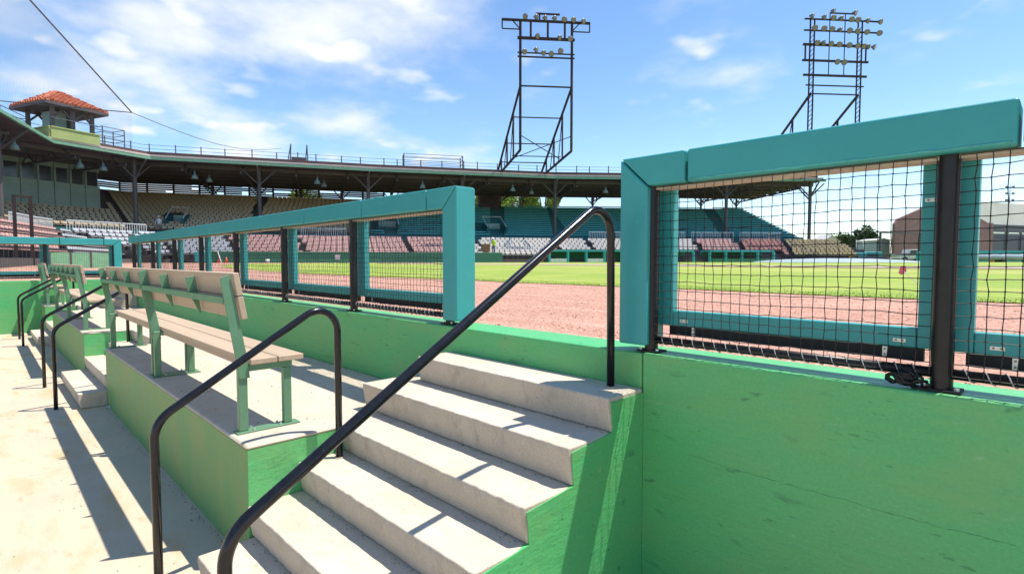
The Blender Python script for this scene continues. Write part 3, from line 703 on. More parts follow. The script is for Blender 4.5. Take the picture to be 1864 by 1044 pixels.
# pale railing panels along the walkway
def railing(xa, xb, z, s, label):
    a, i = path_px(xa, s); c, j = path_px(xb, s); t = thing('railing_panel', label, 'railing', V3((a+c)/2, z), 'pale railing panels along the grandstand walkway')
    b = MB()
    for zz in (z+.12, z+1.15): b.bar(V3(a, zz), V3(c, zz), .09)
    b.bar(V3(a, z), V3(a, z+1.15), .06); b.bar(V3(c, z), V3(c, z+1.15), .06); b.build('frame', 'rail_white', t)
    L = (c-a).length; n = int(L/.22); 
    for k in range(1, n): p = a+(c-a)*(k/n); b = MB(); b.bar(V3(p, z+.12), V3(p, z+1.15), .05); b.build('baluster', 'rail_white', t)
lbl = {0: 'pale railing panel above the box seats near the tan chairs', 1: 'pale railing panel above the pink box seats below the roofed chairs', 2: 'pale railing panel in front of the teal bleachers'}
for xa, xb, k in ((20, 58, 0), (60, 98, 0), (124, 172, 0), (175, 222, 0), (225, 268, 0), (549, 588, 1), (592, 631, 1), (1072, 1100, 2), (1102, 1131, 2), (1196, 1222, 2), (1224, 1246, 2), (1258, 1275, 2), (1277, 1308, 2), (1311, 1334, 2), (1346, 1364, 2), (1366, 1398, 2), (1400, 1421, 2)):
    railing(xa, xb, 4.18, .5 if k or xa < 110 else .2, lbl[k])
# ------------------------------------------------------------------ roof guard rail, roof gear, lamps
GR = thing('roof_guardrail', 'thin cable guard rail on posts along the grandstand roof edge', 'guard rail', V3((EP[2]+EP[3])/2, ZR+.25))
for i in range(1, NS):
    A, B = off(i, 3.4), off(i+1, 3.4); L = (B-A).length; n = max(1, round(L/2.4))
    for k in range(n):
        p = A+(B-A)*((k+random.uniform(.2, .6))/n)
        b = MB(); b.bar(V3(p, ZR+.24), V3(p, ZR+2.1+random.uniform(-.1, .1)), .09); b.build('post', 'steel_dark', GR)
    for z in (.8, 1.2, 1.6, 2.0):
        b = MB(); b.bar(V3(A, ZR+z), V3(B, ZR+z), .035); b.build('cable', 'steel_dark', GR)
def frame(name, label, cat, px0, px1, s, h, mtl='steel_dark', deckz=None):
    a, i = path_px(px0, s); c, j = path_px(px1, s); n = SNO[i]; t = thing(name, label, cat, V3((a+c)/2, ZR+.25))
    P = [a, c, c+n*1.8, a+n*1.8]; z0 = ZR+.24
    for p in P: b = MB(); b.bar(V3(p, z0), V3(p, z0+h), .09); b.build('upright', mtl, t)
    for z in (h*.55, h*.78, h*.98):
        for u, v in ((0, 1), (1, 2), (2, 3), (3, 0)): b = MB(); b.bar(V3(P[u], z0+z), V3(P[v], z0+z), .05); b.build('rail', mtl, t)
    b = MB(); m = (P[0]+P[1]+P[2]+P[3])/4; b.bar(V3(a+n*.9, z0+h*.30), V3(c+n*.9, z0+h*.30), 1.7, .12); b.build('platform_board', 'deck_grey', t)
    return t
frame('roof_scaffold', 'scaffold platform with railings on the grandstand roof near the light tower', 'scaffold', 737, 843, 1.9, 2.3)
frame('roof_scaffold', 'small scaffold bay on the grandstand roof beside the open pavilion', 'scaffold', 195, 234, 2.2, 2.6)
frame('roof_scaffold', 'low scaffold deck on the grandstand roof in front of the open pavilion', 'scaffold', 12, 66, 2.2, 1.9)
a, i = path_px(548, 2.4); u = SU[i]; t = thing('roof_hoist', 'dark hoist with two leaning ladder arms on the grandstand roof', 'hoist', V3(a, ZR+.25))
b = MB(); b.box(V3(a, ZR+.95), (1.6, .8, .9), Matrix.Rotation(math.atan2(u.y, u.x), 3, 'Z')); b.build('cabinet', 'steel_dark', t, bevel=.04)
for sg in (-.95, .95):
    b = MB(); b.bar(V3(a+u*(sg), ZR+.25), V3(a+u*(sg*.9), ZR+2.9), .10); b.bar(V3(a+u*(sg-.35), ZR+.25), V3(a+u*(sg*.9), ZR+2.9), .08)
    for q in range(4): f = .2+.2*q; b.bar(V3(a+u*(sg-.35*(1-f)), ZR+.25+2.65*f), V3(a+u*(sg-.1*sg*f), ZR+.25+2.65*f), .05)
    b.build('ladder_arm', 'steel_dark', t)
def pendant(px, s, label):
    p, i = path_px(px, s); t = thing('pendant_lamp', label, 'lamp', V3(p, ZR-1.4), 'dome lamps under the grandstand eave'); n = SNO[i]
    b = MB(); b.tube([V3(p-n*.0, ZR-.45), V3(p-n*.35, ZR-1.0)], .05, 6); b.build('arm', 'steel_dark', t)
    b = MB(); c = V3(p-n*.35, ZR-1.0); b.tube([c, c+Vector((0, 0, -.25)), c+Vector((0, 0, -.42)), c+Vector((0, 0, -.75))], .1, 12, True, [.08, .11, .26, .36]); b.build('shade', 'lamp_dome', t, smooth=True)
for px, s in ((24, 1.0), (148, 1.2), (190, 1.0), (360, 1.0), (386, 3.0), (580, .8), (592, 3.0), (770, .8), (932, .8), (966, 3.0), (1100, .8)): pendant(px, s, 'pale dome lamp hanging under the grandstand eave')
# light towers leaning out from the roof
def flood(t, c, aim):
    b = MB(); c = Vector(c); d = Vector(aim).normalized()
    b.tube([c-d*.28, c-d*.16, c, c+d*.14], .2, 12, True, [.08, .14, .27, .31]); f = b.build('floodlight', 'lamp_metal', t, smooth=True)
    b = MB(); b.tube([c+d*.141, c+d*.165], .26, 12); b.build('lens', 'lamp_glass', f)
def tower(label, mL, mR, n, u, ytop, ymid, bars, lamps, dbl, feet, braces):
    """mL, mR: (px, d) of the two masts; heights from pixel rows on those masts"""
    def zz(y, m): return at_d(m[0], y, m[1]).z
    Lp, Rp = at_d(mL[0], 273, mL[1]), at_d(mR[0], 273, mR[1]); Lp.z = Rp.z = 0
    t = thing('light_tower', label, 'light tower', V3((Lp+Rp)/2, ZR+.3)); uu = (Rp-Lp).normalized()
    zt, zm, zb = zz(ytop, mL), zz(ymid, mL), zz(273, mL); mt = 'steel_rust'
    def add(name, *segs, parent=None):
        b = MB()
        for p, q, w in segs: b.bar(p, q, w)
        return b.build(name, mt, parent or t)
    for P in (Lp, Rp):
        if dbl:
            for o_ in (-.24, .24): add('mast_leg', (V3(P+uu*o_, zb-1), V3(P+uu*o_, zt), .13))
            k = 0; z = zb
            while z < zt-.6: add('mast_rung', (V3(P-uu*.24, z), V3(P+uu*.24, z+.5), .05)); z += .5
        else: add('mast_leg', (V3(P, zb), V3(P, zt), .20))
        F = P+n*feet
        add('chord', (V3(P, zm), V3(F, ZR+.3), .20)); add('chord', (V3(P, zb-(1 if dbl else 0)), V3(F, ZR+.3), .20))
        for f in (.25, .5, .75):
            q = P.lerp(F, f); top = zm+(ZR+.3-zm)*f; bot = zb+(ZR+.3-zb)*f
            add('strut', (V3(q, bot), V3(q, top), .14))
            if f < .7: q2 = P.lerp(F, f+.12); add('strut', (V3(q, top), V3(q2, zb+(ZR+.3-zb)*(f+.12)), .08))
    for bar_ in bars:
        y, ov, w = bar_[:3]; ovr = bar_[3] if len(bar_) > 3 else ov
        z = zz(y, mL); add('cross_bar', (V3(Lp-uu*ov, z), V3(Rp+uu*ovr, z), w))
    for f in braces:
        a, c = Lp+n*feet*f, Rp+n*feet*f; z = zm+(ZR+.3-zm)*f; add('cross_bar', (V3(a, z), V3(c, z), .11))
    a, c = Lp+n*feet*.3, Rp+n*feet*.3; z1 = zb+.9; z2 = zb-.3
    add('cross_bar', (V3(a, zb), V3(c, zb), .09)); add('x_brace', (V3(Lp, zb+1.6), V3(c, z2), .07)); add('x_brace', (V3(Rp, zb+1.6), V3(a, z2), .07))
    for px, y in lamps:
        f = (px-mL[0])/(mR[0]-mL[0]); p = Lp+(Rp-Lp)*f; z = zz(y, mL)
        aim = -n*1.0+uu*random.uniform(-.9, 1.2)+Vector((0, 0, -.45)); flood(t, V3(p-n*.15, z), aim)
    return t, Lp, Rp, uu, zz
i3 = path_px(990, 4)[1]
t, Lp, Rp, uu, zz = tower('rust dark steel light tower with three lamp rows above the middle of the grandstand roof', (947, 59), (1040, 59.6), SNO[3], SU[3], 40, 158,
    [(42, 2.0, .22), (73, .3, .26), (99, .3, .12), (106, .3, .14), (158, 0, .14)],
    [(956, 36), (974, 36), (990, 37), (1007, 37), (1025, 38), (1041, 38), (1059, 40), (976, 70), (1016, 71), (1036, 72), (953, 98), (974, 94), (987, 99), (1002, 100), (1019, 94)], False, 11.5, (.3, .58, .8))
for f in (.2, .53, .86):
    p = Lp+(Rp-Lp)*f; b = MB(); b.bar(V3(p, zz(73, (947, 59))), V3(p, zz(42, (947, 59))), .16); b.build('strut', 'steel_rust', t)
for sg, B in ((-1, Lp), (1, Rp)):
    b = MB(); z1, z2 = zz(42, (947, 59)), zz(58, (947, 59)); b.bar(V3(B+uu*sg*1.95, z1), V3(B+uu*sg*1.95, z2), .10); b.bar(V3(B+uu*sg*1.95, z2), V3(B, z2), .10); b.bar(V3(B+uu*sg*.9, z1), V3(B, z2), .10); b.build('outrigger', 'steel_rust', t)
b = MB(); p = Lp+(Rp-Lp)*.3; q = Lp+(Rp-Lp)*.76; z1 = zz(29, (947, 59)); b.bar(V3(p, z1), V3(q, z1), .16); b.bar(V3(p+uu*.4, z1), V3(p+uu*.4, zz(42, (947, 59))), .12); b.build('top_frame', 'steel_rust', t)
L2 = []
for xs, y in (((1470, 1492, 1508, 1522, 1541, 1553, 1570, 1593), 36), ((1476, 1493, 1507, 1521, 1539, 1552, 1569, 1593), 56), ((1480, 1491, 1505, 1521, 1539, 1553, 1564, 1572, 1583), 82), ((1517, 1530), 113), ((1508, 1547), 24)):
    L2 += [(x, y+(x-1473)*.04) for x in xs]
t, Lp, Rp, uu, zz = tower('dark steel light tower crowded with floodlights at the open end of the grandstand roof', (1473, 60), (1559, 60.5), SNO[4], SU[4], 40, 172,
    [(40, .9, .14, 2.3), (60, .95, .14, 2.3), (85, 1.0, .22), (113, 1.05, .20), (139, .9, .20), (157, .6, .12), (172, 0, .12)], L2, True, 13.0, (.45, .8))
for f in (.36, .68):
    p = Lp+(Rp-Lp)*f; b = MB(); b.bar(V3(p, zz(139, (1473, 60))), V3(p, zz(28, (1473, 60))), .08); b.build('strut', 'steel_rust', t)
b = MB(); z1 = zz(28, (1473, 60)); b.bar(V3(Lp+(Rp-Lp)*.36, z1), V3(Lp+(Rp-Lp)*.9, z1), .12); b.build('top_frame', 'steel_rust', t)
for sg, B in ((-1, Lp), (1, Rp)):
    b = MB(); p = B+uu*sg*.75; b.bar(V3(p, zz(113, (1473, 60))), V3(p, zz(85, (1473, 60))), .14); b.build('strut', 'steel_rust', t)
# ------------------------------------------------------------------ tiled pavilion on the roof
u, n = SU[1], SNO[1]; o = EP[1]+n*.2+u*.25; LU = (path_px(188, .2)[0]-o).dot(u); LN = 4.5
PV = thing('roof_pavilion', 'open pavilion with terracotta tiled hip roof on the grandstand roof', 'pavilion', V3(o+u*LU/2+n*LN/2, ZR+.3))
f = lambda a, c, z: V3(o+u*a+n*c, z)
z0, zw, ze, zk = ZR+.25, ZR+1.35, ZR+3.3, ZR+5.1
for (a0, c0, a1, c1) in ((0, 0, LU, 0), (LU, 0, LU, LN), (LU, LN, 0, LN), (0, LN, 0, 0)):
    b = MB(); b.bar(f(a0, c0, (z0+zw)/2), f(a1, c1, (z0+zw)/2), .2, zw-z0); wl = b.build('parapet_wall', 'pavilion_wall', PV)
    b = MB(); b.bar(f(a0, c0, zw+.06), f(a1, c1, zw+.06), .34, .1); b.build('coping', 'pavilion_wall', wl)
for a0 in (.35, LU*.5, LU-.35):
    for c0 in (.35, LN-.35):
        b = MB(); b.bar(f(a0, c0, zw+.1), f(a0, c0, ze+.1), .34); ps = b.build('post', 'steel_dark', PV)
        for sg in (-1, 1):
            a1 = a0+sg*1.0
            if -.2 < a1 < LU+.2: b = MB(); b.bar(f(a0, c0, ze-1.0), f(a1, c0, ze), .15); b.build('brace', 'steel_dark', ps)
b = MB(); b.bar(f(.9, LN*.5, (zw+ze)/2), f(2.0, LN*.5, (zw+ze)/2), 1.6, ze-zw-.3); b.build('stair_hut', 'press_green', PV)
OV = .6
cr_ = [f(-OV, -OV, ze+.2), f(LU+OV, -OV, ze+.2), f(LU+OV, LN+OV, ze+.2), f(-OV, LN+OV, ze+.2)]
half = (LN+2*OV)/2; rl = max(.3, (LU+2*OV)/2-half); rg = [f(LU/2-rl, LN/2, zk), f(LU/2+rl, LN/2, zk)]
b = MB(); b.v = [v.copy() for v in cr_]+[v-Vector((0, 0, .25)) for v in cr_]; b.face(0, 1, 2, 3); b.face(7, 6, 5, 4)
for k in range(4): q = (k+1) % 4; b.face(k, q, q+4, k+4)
b.build('soffit', 'steel_dark', PV)
b = MB(); b.poly([cr_[0], cr_[1], rg[1], rg[0]]); b.poly([cr_[2], cr_[3], rg[0], rg[1]]); b.poly([cr_[1], cr_[2], rg[1]]); b.poly([cr_[3], cr_[0], rg[0]]); rf = b.build('roof', 'terracotta', PV)
for (A, B, Tp, Tq) in ((cr_[0], cr_[1], rg[0], rg[1]), (cr_[1], cr_[2], rg[1], rg[1]), (cr_[2], cr_[3], rg[1], rg[0]), (cr_[3], cr_[0], rg[0], rg[0])):
    w = (B-A).length; nt_ = int(w/.36); d = (B-A)/w; b = MB(); up0 = ((Tp+Tq)/2-(A+B)/2); run = up0-d*up0.dot(d); nrm = d.cross(run).normalized(); nrm = nrm if nrm.z > 0 else -nrm
    for k in range(nt_):
        x = (k+.5)*w/nt_; t0 = (Tp-A).dot(d); t1 = (Tq-A).dot(d)
        fr = 1.0 if t0 <= x <= t1 else (x/t0 if x < t0 else (w-x)/(w-t1)); p0 = A+d*x+nrm*.03; 
        if fr < .08: continue
        m = max(2, int(fr*run.length/.42)); pts = []; rs = []
        for q in range(m):
            pts += [p0+run*(fr*q/m)+nrm*.05, p0+run*(fr*(q+.98)/m)-nrm*.01]; rs += [.15, .12]
        b.tube(pts, .14, 6, True, rs)
    o_ = b.build('roof_tiles', 'terracotta', rf); o_['kind'] = 'stuff'
b = MB(); b.tube([f(.1, 0, zw+.9), f(LU-.1, 0, zw+.9)], .04, 6); b.build('railing', 'rail_steel', PV)
# ------------------------------------------------------------------ field edge: walls, dugouts, gear
pL, iL = path_px(914, -11.9)
t = thing('field_wall', 'low dark green wall in front of the box seats', 'wall', V3(EP[2]-SNO[2]*11.9, 1.5))
for i in range(NS):
    A, B = off(i, -11.9), off(i+1, -11.9)
    if i == 3: B = pL
    if i > 3 or i < 2: continue
    b = MB(); b.bar(V3(A, 1.9), V3(B, 1.9), .2, 1.1); w_ = b.build('wall_panel', 'field_wall_green', t)
    b = MB(); b.bar(V3(A, 2.48), V3(B, 2.48), .3, .06); b.build('wall_cap', 'eave_green', w_)
def far_dugout(xa, xb, label, n, pads):
    a, i = path_px(xa, -12.2); c, j = path_px(xb, -12.2); nn_ = SNO[-1]; g = 1.515
    t = thing('far_dugout', label, 'dugout', V3((a+c)/2, g)); b = MB(); m0, m1 = a+nn_*1.2, c+nn_*1.2
    b.bar(V3(m0, g+1.18), V3(m1, g+1.18), 2.6, .20); b.build('roof', 'padding_teal', t, bevel=.03)
    b = MB(); b.bar(V3(a+nn_*2.4, g+.54), V3(c+nn_*2.4, g+.54), .15, 1.06); b.build('back_wall', 'field_wall_green', t)
    for k in range(n+1): p = a+(c-a)*(k/n); b = MB(); b.bar(V3(p, g), V3(p, g+1.08), .22); b.build('post', 'padding_teal', t)
    for k in range(n):
        if k % 2 and pads: continue
        p, q = a+(c-a)*((k+.06)/n), a+(c-a)*((k+.94)/n); b = MB(); b.bar(V3(p, g+.20), V3(q, g+.20), .12, .38); b.build('front_pad', 'white_paint' if pads else 'field_wall_green', t)
far_dugout(1000, 1262, 'long teal roofed dugout with white front pads across the field', 8, True)
far_dugout(1292, 1408, 'short open teal roofed dugout beside the longer one across the field', 4, False)
G0 = 1.515
def blk(name, label, cat, px, d, w, h, dep, m, z=G0, rz=0, group=None, bevel=.05):
    p = at_d(px, 473, d); b = MB(); b.box((p.x, p.y, z+h/2), (w, dep, h), Matrix.Rotation(YAW_R+rz, 3, 'Z')); return tag(b.build(name, m, bevel=bevel, seg=2), label, cat, group)
YAW_R = math.atan2(RT.y, RT.x)
def padblock(px, d, w, h, label, lean):
    p = at_d(px, 473, d); rm = Matrix.Rotation(YAW_R+lean, 3, 'Z'); t = thing('padded_screen', label, 'padded screen', (p.x, p.y, G0))
    b = MB(); b.box(Vector((p.x, p.y, G0+h/2+.04)), (w, .25, h), rm); b.build('pad', 'padding_teal', t, bevel=.06)
    for sg in (-.4, .4): b = MB(); b.box(Vector((p.x, p.y, G0+.02))+rm @ Vector((w*sg, 0, 0)), (.12, .9, .04), rm); b.build('foot', 'steel_dark', t)
padblock(366, 46, .95, .90, 'upright teal padded screen on the dirt near home plate', .5)
padblock(1566, 62, 1.5, 1.05, 'teal padded screen by the tarp, nearest the tan box seats', .2)
padblock(1588, 63, 1.8, 1.15, 'larger teal padded screen by the tarp, towards the black frame', -.3)
padblock(1680, 66, 1.6, 1.2, 'teal padded screen behind the black netting frame', 0)
blk('crate', 'yellow crate between the tan seats and the teal screens', 'crate', 1547, 61, .6, .75, .6, 'yellow_paint')
# covered mound tarp
p = at_d(1520, 473, 52); b = MB(); n = 24; g = {}
for i in range(n+1):
    for j in range(9):
        u, v = i/n*2-1, j/8*2-1; q = Vector((p.x, p.y, 0))+RT*(u*6.6)+Vector((FW.x, FW.y, 0))*(v*4); e = max(0, 1-u*u)*max(0, 1-v*v)
        g[i, j] = len(b.v); b.v.append(Vector((q.x, q.y, G0+.02+.38*e**.5+random.uniform(0, .02))))
for i in range(n):
    for j in range(8): b.face(g[i, j], g[i+1, j], g[i+1, j+1], g[i, j+1])
tag(b.build('mound_tarp', 'tarp_blue', smooth=True), 'pale blue tarp spread over a low mound on the outfield grass', 'tarp')
# black netting frame
a, c = at_d(1601, 473, 66), at_d(1673, 473, 68); t = thing('netting_frame', 'black rectangular netting frame standing at the outfield edge', 'frame', (a.x, a.y, G0))
for p in (a, c): b = MB(); b.bar(V3(p, G0), V3(p, G0+3.6), .22); b.build('upright', 'steel_dark', t)
for z in (3.55, 1.0): b = MB(); b.bar(V3(a, G0+z), V3(c, G0+z), .15); b.build('cross_bar', 'steel_dark', t)
b = MB()
for k in range(1, 24): p = a.lerp(c, k/24); b.bar(V3(p, G0+.05), V3(p, G0+3.5), .012)
for k in range(1, 18): b.bar(V3(a, G0+k*.2), V3(c, G0+k*.2), .012)
b.build('net', 'black_net', t)
# black gate frame near the backstop
for xa, xb, d, h, lab in ((30, 60, 26, 4.3, 'tall dark steel gate frame in front of the press box seats'),):
    a, c = at_d(xa, 473, d), at_d(xb, 473, d+.6); t = thing('gate_frame', lab, 'frame', (a.x, a.y, 1.5))
    for p in (a, c): b = MB(); b.bar(V3(p, 1.4), V3(p, 1.5+h-.95), .14); b.build('upright', 'steel_rust', t)
    b = MB(); b.bar(V3(a, 1.5+h-1.0), V3(c, 1.5+h-1.0), .10); b.build('cross_bar', 'steel_rust', t)
# green wind screen behind home plate
a, c = at_d(90, 473, 23.5), at_d(200, 473, 25.5); t = thing('wind_screen', 'pale green wind screen panel on the ground beyond the end wall fence', 'screen', V3(a, 1.3)); b = MB(); b.bar(V3(a, 1.72), V3(c, 1.72), .06, .72); b.build('screen_cloth', 'screen_green', t)
for k in range(4): p = a.lerp(c, k/3); b = MB(); b.bar(V3(p, 1.2), V3(p, 2.12), .09); b.build('post', 'steel_dark', t)
# string flag
p = at_d(1640, 493, 13); gp = on_z(1700, 540, 1.25); t = thing('flag_marker', 'small pink flag on a slanted white wire in the grass', 'flag', (gp.x, gp.y, gz(gp.x, gp.y)))
b = MB(); q = Vector((gp.x, gp.y, gz(gp.x, gp.y)+.01)); top = at_d(1643, 492, (q-CAM).dot(FW)+.2); b.tube([q, top], .006, 6); b.build('wire', 'white_paint', t)
b = MB(); r_ = RT*.055; u_ = Vector((0, 0, .062)); b.prism([(0, 0), (.0, .0001), (.0001, 0)], 1, 0, .0001); b = MB()
for dy in (0, .004):
    for s_, z_ in ((-1, -.6), (-.2, -1), (1, -.3), (.9, .8), (-.5, 1)): b.v.append(top+r_*s_+u_*z_+FW*dy)
b.face(0, 1, 2, 3, 4); b.face(9, 8, 7, 6, 5)
for k in range(5): q_ = (k+1) % 5; b.face(k, k+5, q_+5, q_)
b.build('flag', 'pink_flag', t)
# lime stand, cones, bags on the home plate dirt
def cone(px, d, label):
    p = at_d(px, 473, d); t = thing('traffic_cone', label, 'cone', (p.x, p.y, G0), 'orange cones by the field'); b = MB()
    b.tube([V3(p, G0+.03), V3(p, G0+.5)], .1, 10, True, [.15, .03]); b.build('cone_body', 'orange_plastic', t, smooth=True)
    b = MB(); b.box(V3(p, G0+.016), (.38, .38, .03)); b.build('base', 'orange_plastic', t)
for px, d in ((398, 47), (412, 47)): cone(px, d, 'orange traffic cone on the dirt in front of the grey box seats')
for px, d in ((466, 49), (1806, 60)): cone(px, d, 'orange traffic cone at the grass edge' if px < 900 else 'orange traffic cone beside the rolled outfield tarp')
p = at_d(394, 455, 52); t = thing('folding_sign', 'lime green folding sign in front of the grey box seats', 'sign', (p.x, p.y, G0)); rm = Matrix.Rotation(YAW_R, 3, 'Z')
for sg in (-1, 1): b = MB(); b.box((p.x, p.y+sg*.12, G0+.85), (.42, .03, 1.65), rm @ Matrix.Rotation(R(8*sg), 3, 'X')); b.build('sign_leaf', 'lime_plastic', t)
p = at_d(403, 475, 47); b = MB(); b.bar(V3(p, G0), V3(p-RT*.3, G0+.95), .12, .05); tag(b.build('leaning_board', 'white_paint'), 'white board leaning beside the lime sign', 'board')
p = at_d(487, 480, 48); b = MB(); b.tube([V3(p, G0), V3(p, G0+.32)], .17, 10, True, [.15, .18]); tag(b.build('bucket', 'white_paint', smooth=True), 'white ball bucket at the edge of the grass', 'bucket')
p, i = path_px(615, -12.15); blk('notice', 'small white notice fixed to the field wall below pink seats', 'sign', 613, (p-CAM).dot(FW), .62, .45, .05, 'white_paint', z=1.8, bevel=0)
# ------------------------------------------------------------------ people
def person(px, z0, d, h, label, top, legs, hat, pose=0, face=0):
    P = at_d(px, 473, d); P.z = z0
    t = thing('person', label, 'person', P); k = h/1.75; rm = Matrix.Rotation(YAW_R+face, 3, 'Z')
    J = {'pelvis': (0, 0, .95), 'chest': (0, 0, 1.32), 'neck': (0, 0, 1.50), 'head': (0, -.02, 1.58), 'crown': (0, -.01, 1.72), 'ls': (-.19, 0, 1.42), 'rs': (.19, 0, 1.42), 'le': (-.27, -.03, 1.14), 're': (.27, -.03, 1.14),
         'lw': (-.24, -.2, .96), 'rw': (.24, -.2, .96), 'lh': (-.10, 0, .90), 'rh': (.10, 0, .90), 'lk': (-.12, -.03, .50), 'rk': (.12, -.03, .50), 'la': (-.13, 0, .09), 'ra': (.13, 0, .09), 'lt': (-.14, -.17, .04), 'rt': (.14, -.17, .04)}
    if pose: J.update({'le': (-.26, -.16, 1.2), 'lw': (-.05, -.34, 1.25), 'chest': (0, -.08, 1.32), 'neck': (0, -.14, 1.48), 'head': (0, -.19, 1.56), 'crown': (0, -.2, 1.70), 'ls': (-.19, -.1, 1.41), 'rs': (.19, -.1, 1.41)})
    ED = [('pelvis', 'chest'), ('chest', 'neck'), ('neck', 'head'), ('head', 'crown'), ('chest', 'ls'), ('ls', 'le'), ('le', 'lw'), ('chest', 'rs'), ('rs', 're'), ('re', 'rw'), ('pelvis', 'lh'), ('lh', 'lk'), ('lk', 'la'), ('la', 'lt'), ('pelvis', 'rh'), ('rh', 'rk'), ('rk', 'ra'), ('ra', 'rt')]
    RAD = {'pelvis': .15, 'chest': .17, 'neck': .06, 'head': .095, 'crown': .085, 'ls': .07, 'rs': .07, 'le': .05, 're': .05, 'lw': .038, 'rw': .038, 'lh': .095, 'rh': .095, 'lk': .07, 'rk': .07, 'la': .05, 'ra': .05, 'lt': .04, 'rt': .04}
    ks = list(J); me = bpy.data.meshes.new('body'); me.from_pydata([rm @ (Vector(J[q])*k) for q in ks], [(ks.index(a), ks.index(c)) for a, c in ED], [])
    body = bpy.data.objects.new('body', me); C.objects.link(body); body.parent = t
    sk = body.modifiers.new('skin', 'SKIN'); sv = me.skin_vertices[0].data
    for q, nm in enumerate(ks): sv[q].radius = (RAD[nm]*k, RAD[nm]*k*.85); sv[q].use_root = nm == 'pelvis'
    sk.use_smooth_shade = True; ss = body.modifiers.new('sub', 'SUBSURF'); ss.levels = ss.render_levels = 1
    m = bpy.data.materials.new('clothes_'+label[:12]); m.use_nodes = True; T = m.node_tree; bs = T.nodes['Principled BSDF']; bs.inputs['Roughness'].default_value = .8
    tcn = T.nodes.new('ShaderNodeTexCoord'); sp = T.nodes.new('ShaderNodeSeparateXYZ'); T.links.new(tcn.outputs['Object'], sp.inputs[0])
    rp_ = T.nodes.new('ShaderNodeValToRGB'); rp_.color_ramp.interpolation = 'CONSTANT'; dv = T.nodes.new('ShaderNodeMath'); dv.operation = 'DIVIDE'; dv.inputs[1].default_value = 1.8*k
    T.links.new(sp.outputs[2], dv.inputs[0]); T.links.new(dv.outputs[0], rp_.inputs[0]); e = rp_.color_ramp.elements
    e[0].color = (.03, .03, .03, 1); e[0].position = 0; e[1].position = .06; e[1].color = (*legs, 1)
    for pos, cc in ((.53, top), (.84, (.42, .25, .18))): x = e.new(pos); x.color = (*cc, 1)
    T.links.new(rp_.outputs[0], bs.inputs['Base Color']); me.materials.append(m)
    hd = rm @ (Vector(J['crown'])*k)
    b = MB(); b.tube([hd+Vector((0, 0, -.02)), hd+Vector((0, 0, .0)), hd+Vector((0, 0, .07)), hd+Vector((0, 0, .11))], .1, 10, True, [.17, .12, .11, .05]); b.build('hat', hat, t, smooth=True, local=True)
p, i = path_px(291, 1.6); person(291, 4.56, (p-CAM).dot(FW), 1.78, 'person in a white shirt and hat standing at the front of the tan chairs', (.66, .68, .70), (.2, .2, .22), 'shirt_white', face=.3)
p, i = path_px(899, -10.6); person(899, 2.26, (p-CAM).dot(FW), 1.75, 'worker in a lime safety vest and white hard hat behind the field wall', (.50, .70, .05), (.12, .16, .26), 'white_paint', 1, -.6)
p, i = path_px(886, -9.4); blk('cardboard_sheet', 'brown cardboard sheet standing behind the worker in the lime vest', 'cardboard', 885, (p-CAM).dot(FW), .8, 1.0, .06, 'cardboard', z=2.44, bevel=0)
# ------------------------------------------------------------------ backstop net and its cables
A, B = at_d(-140, -215, 19), at_d(240, 205, 31)
t = thing('backstop_net', 'huge fine backstop net hanging from a slanting cable over home plate', 'net', (B.x, B.y, 1.5))
h = Vector((B.x-A.x, B.y-A.y, 0)); LN_ = h.length; b = MB(); nv = int(LN_/.075)
for k in range(nv): f_ = k/nv; p = A.lerp(B, f_); b.bar(V3(p, 1.5), p, .0024)
z = 1.6
while z < A.z:
    f_ = 1 if z <= B.z else (A.z-z)/(A.z-B.z); q = A.lerp(B, f_); b.bar(V3(A, z), V3(q, z), .0024); z += .075
b.build('net', 'black_net', t)
b = MB(); b.bar(A, B, .05); b.build('cable', 'steel_dark', t)
C1 = at_d(-20, 182, 30); C2 = at_d(512, 270, 60)
b = MB(); b.bar(B, C1, .04); tag(b.build('stay_cable', 'steel_dark'), 'thin stay cable running from the net corner past the pavilion', 'cable')
b = MB(); pts = [B.lerp(C2, k/10)-Vector((0, 0, .9*math.sin(math.pi*k/10))) for k in range(11)]; b.tube(pts, .022, 5); tag(b.build('stay_cable', 'steel_dark'), 'thin sagging cable running from the net corner to the roof hoist', 'cable')
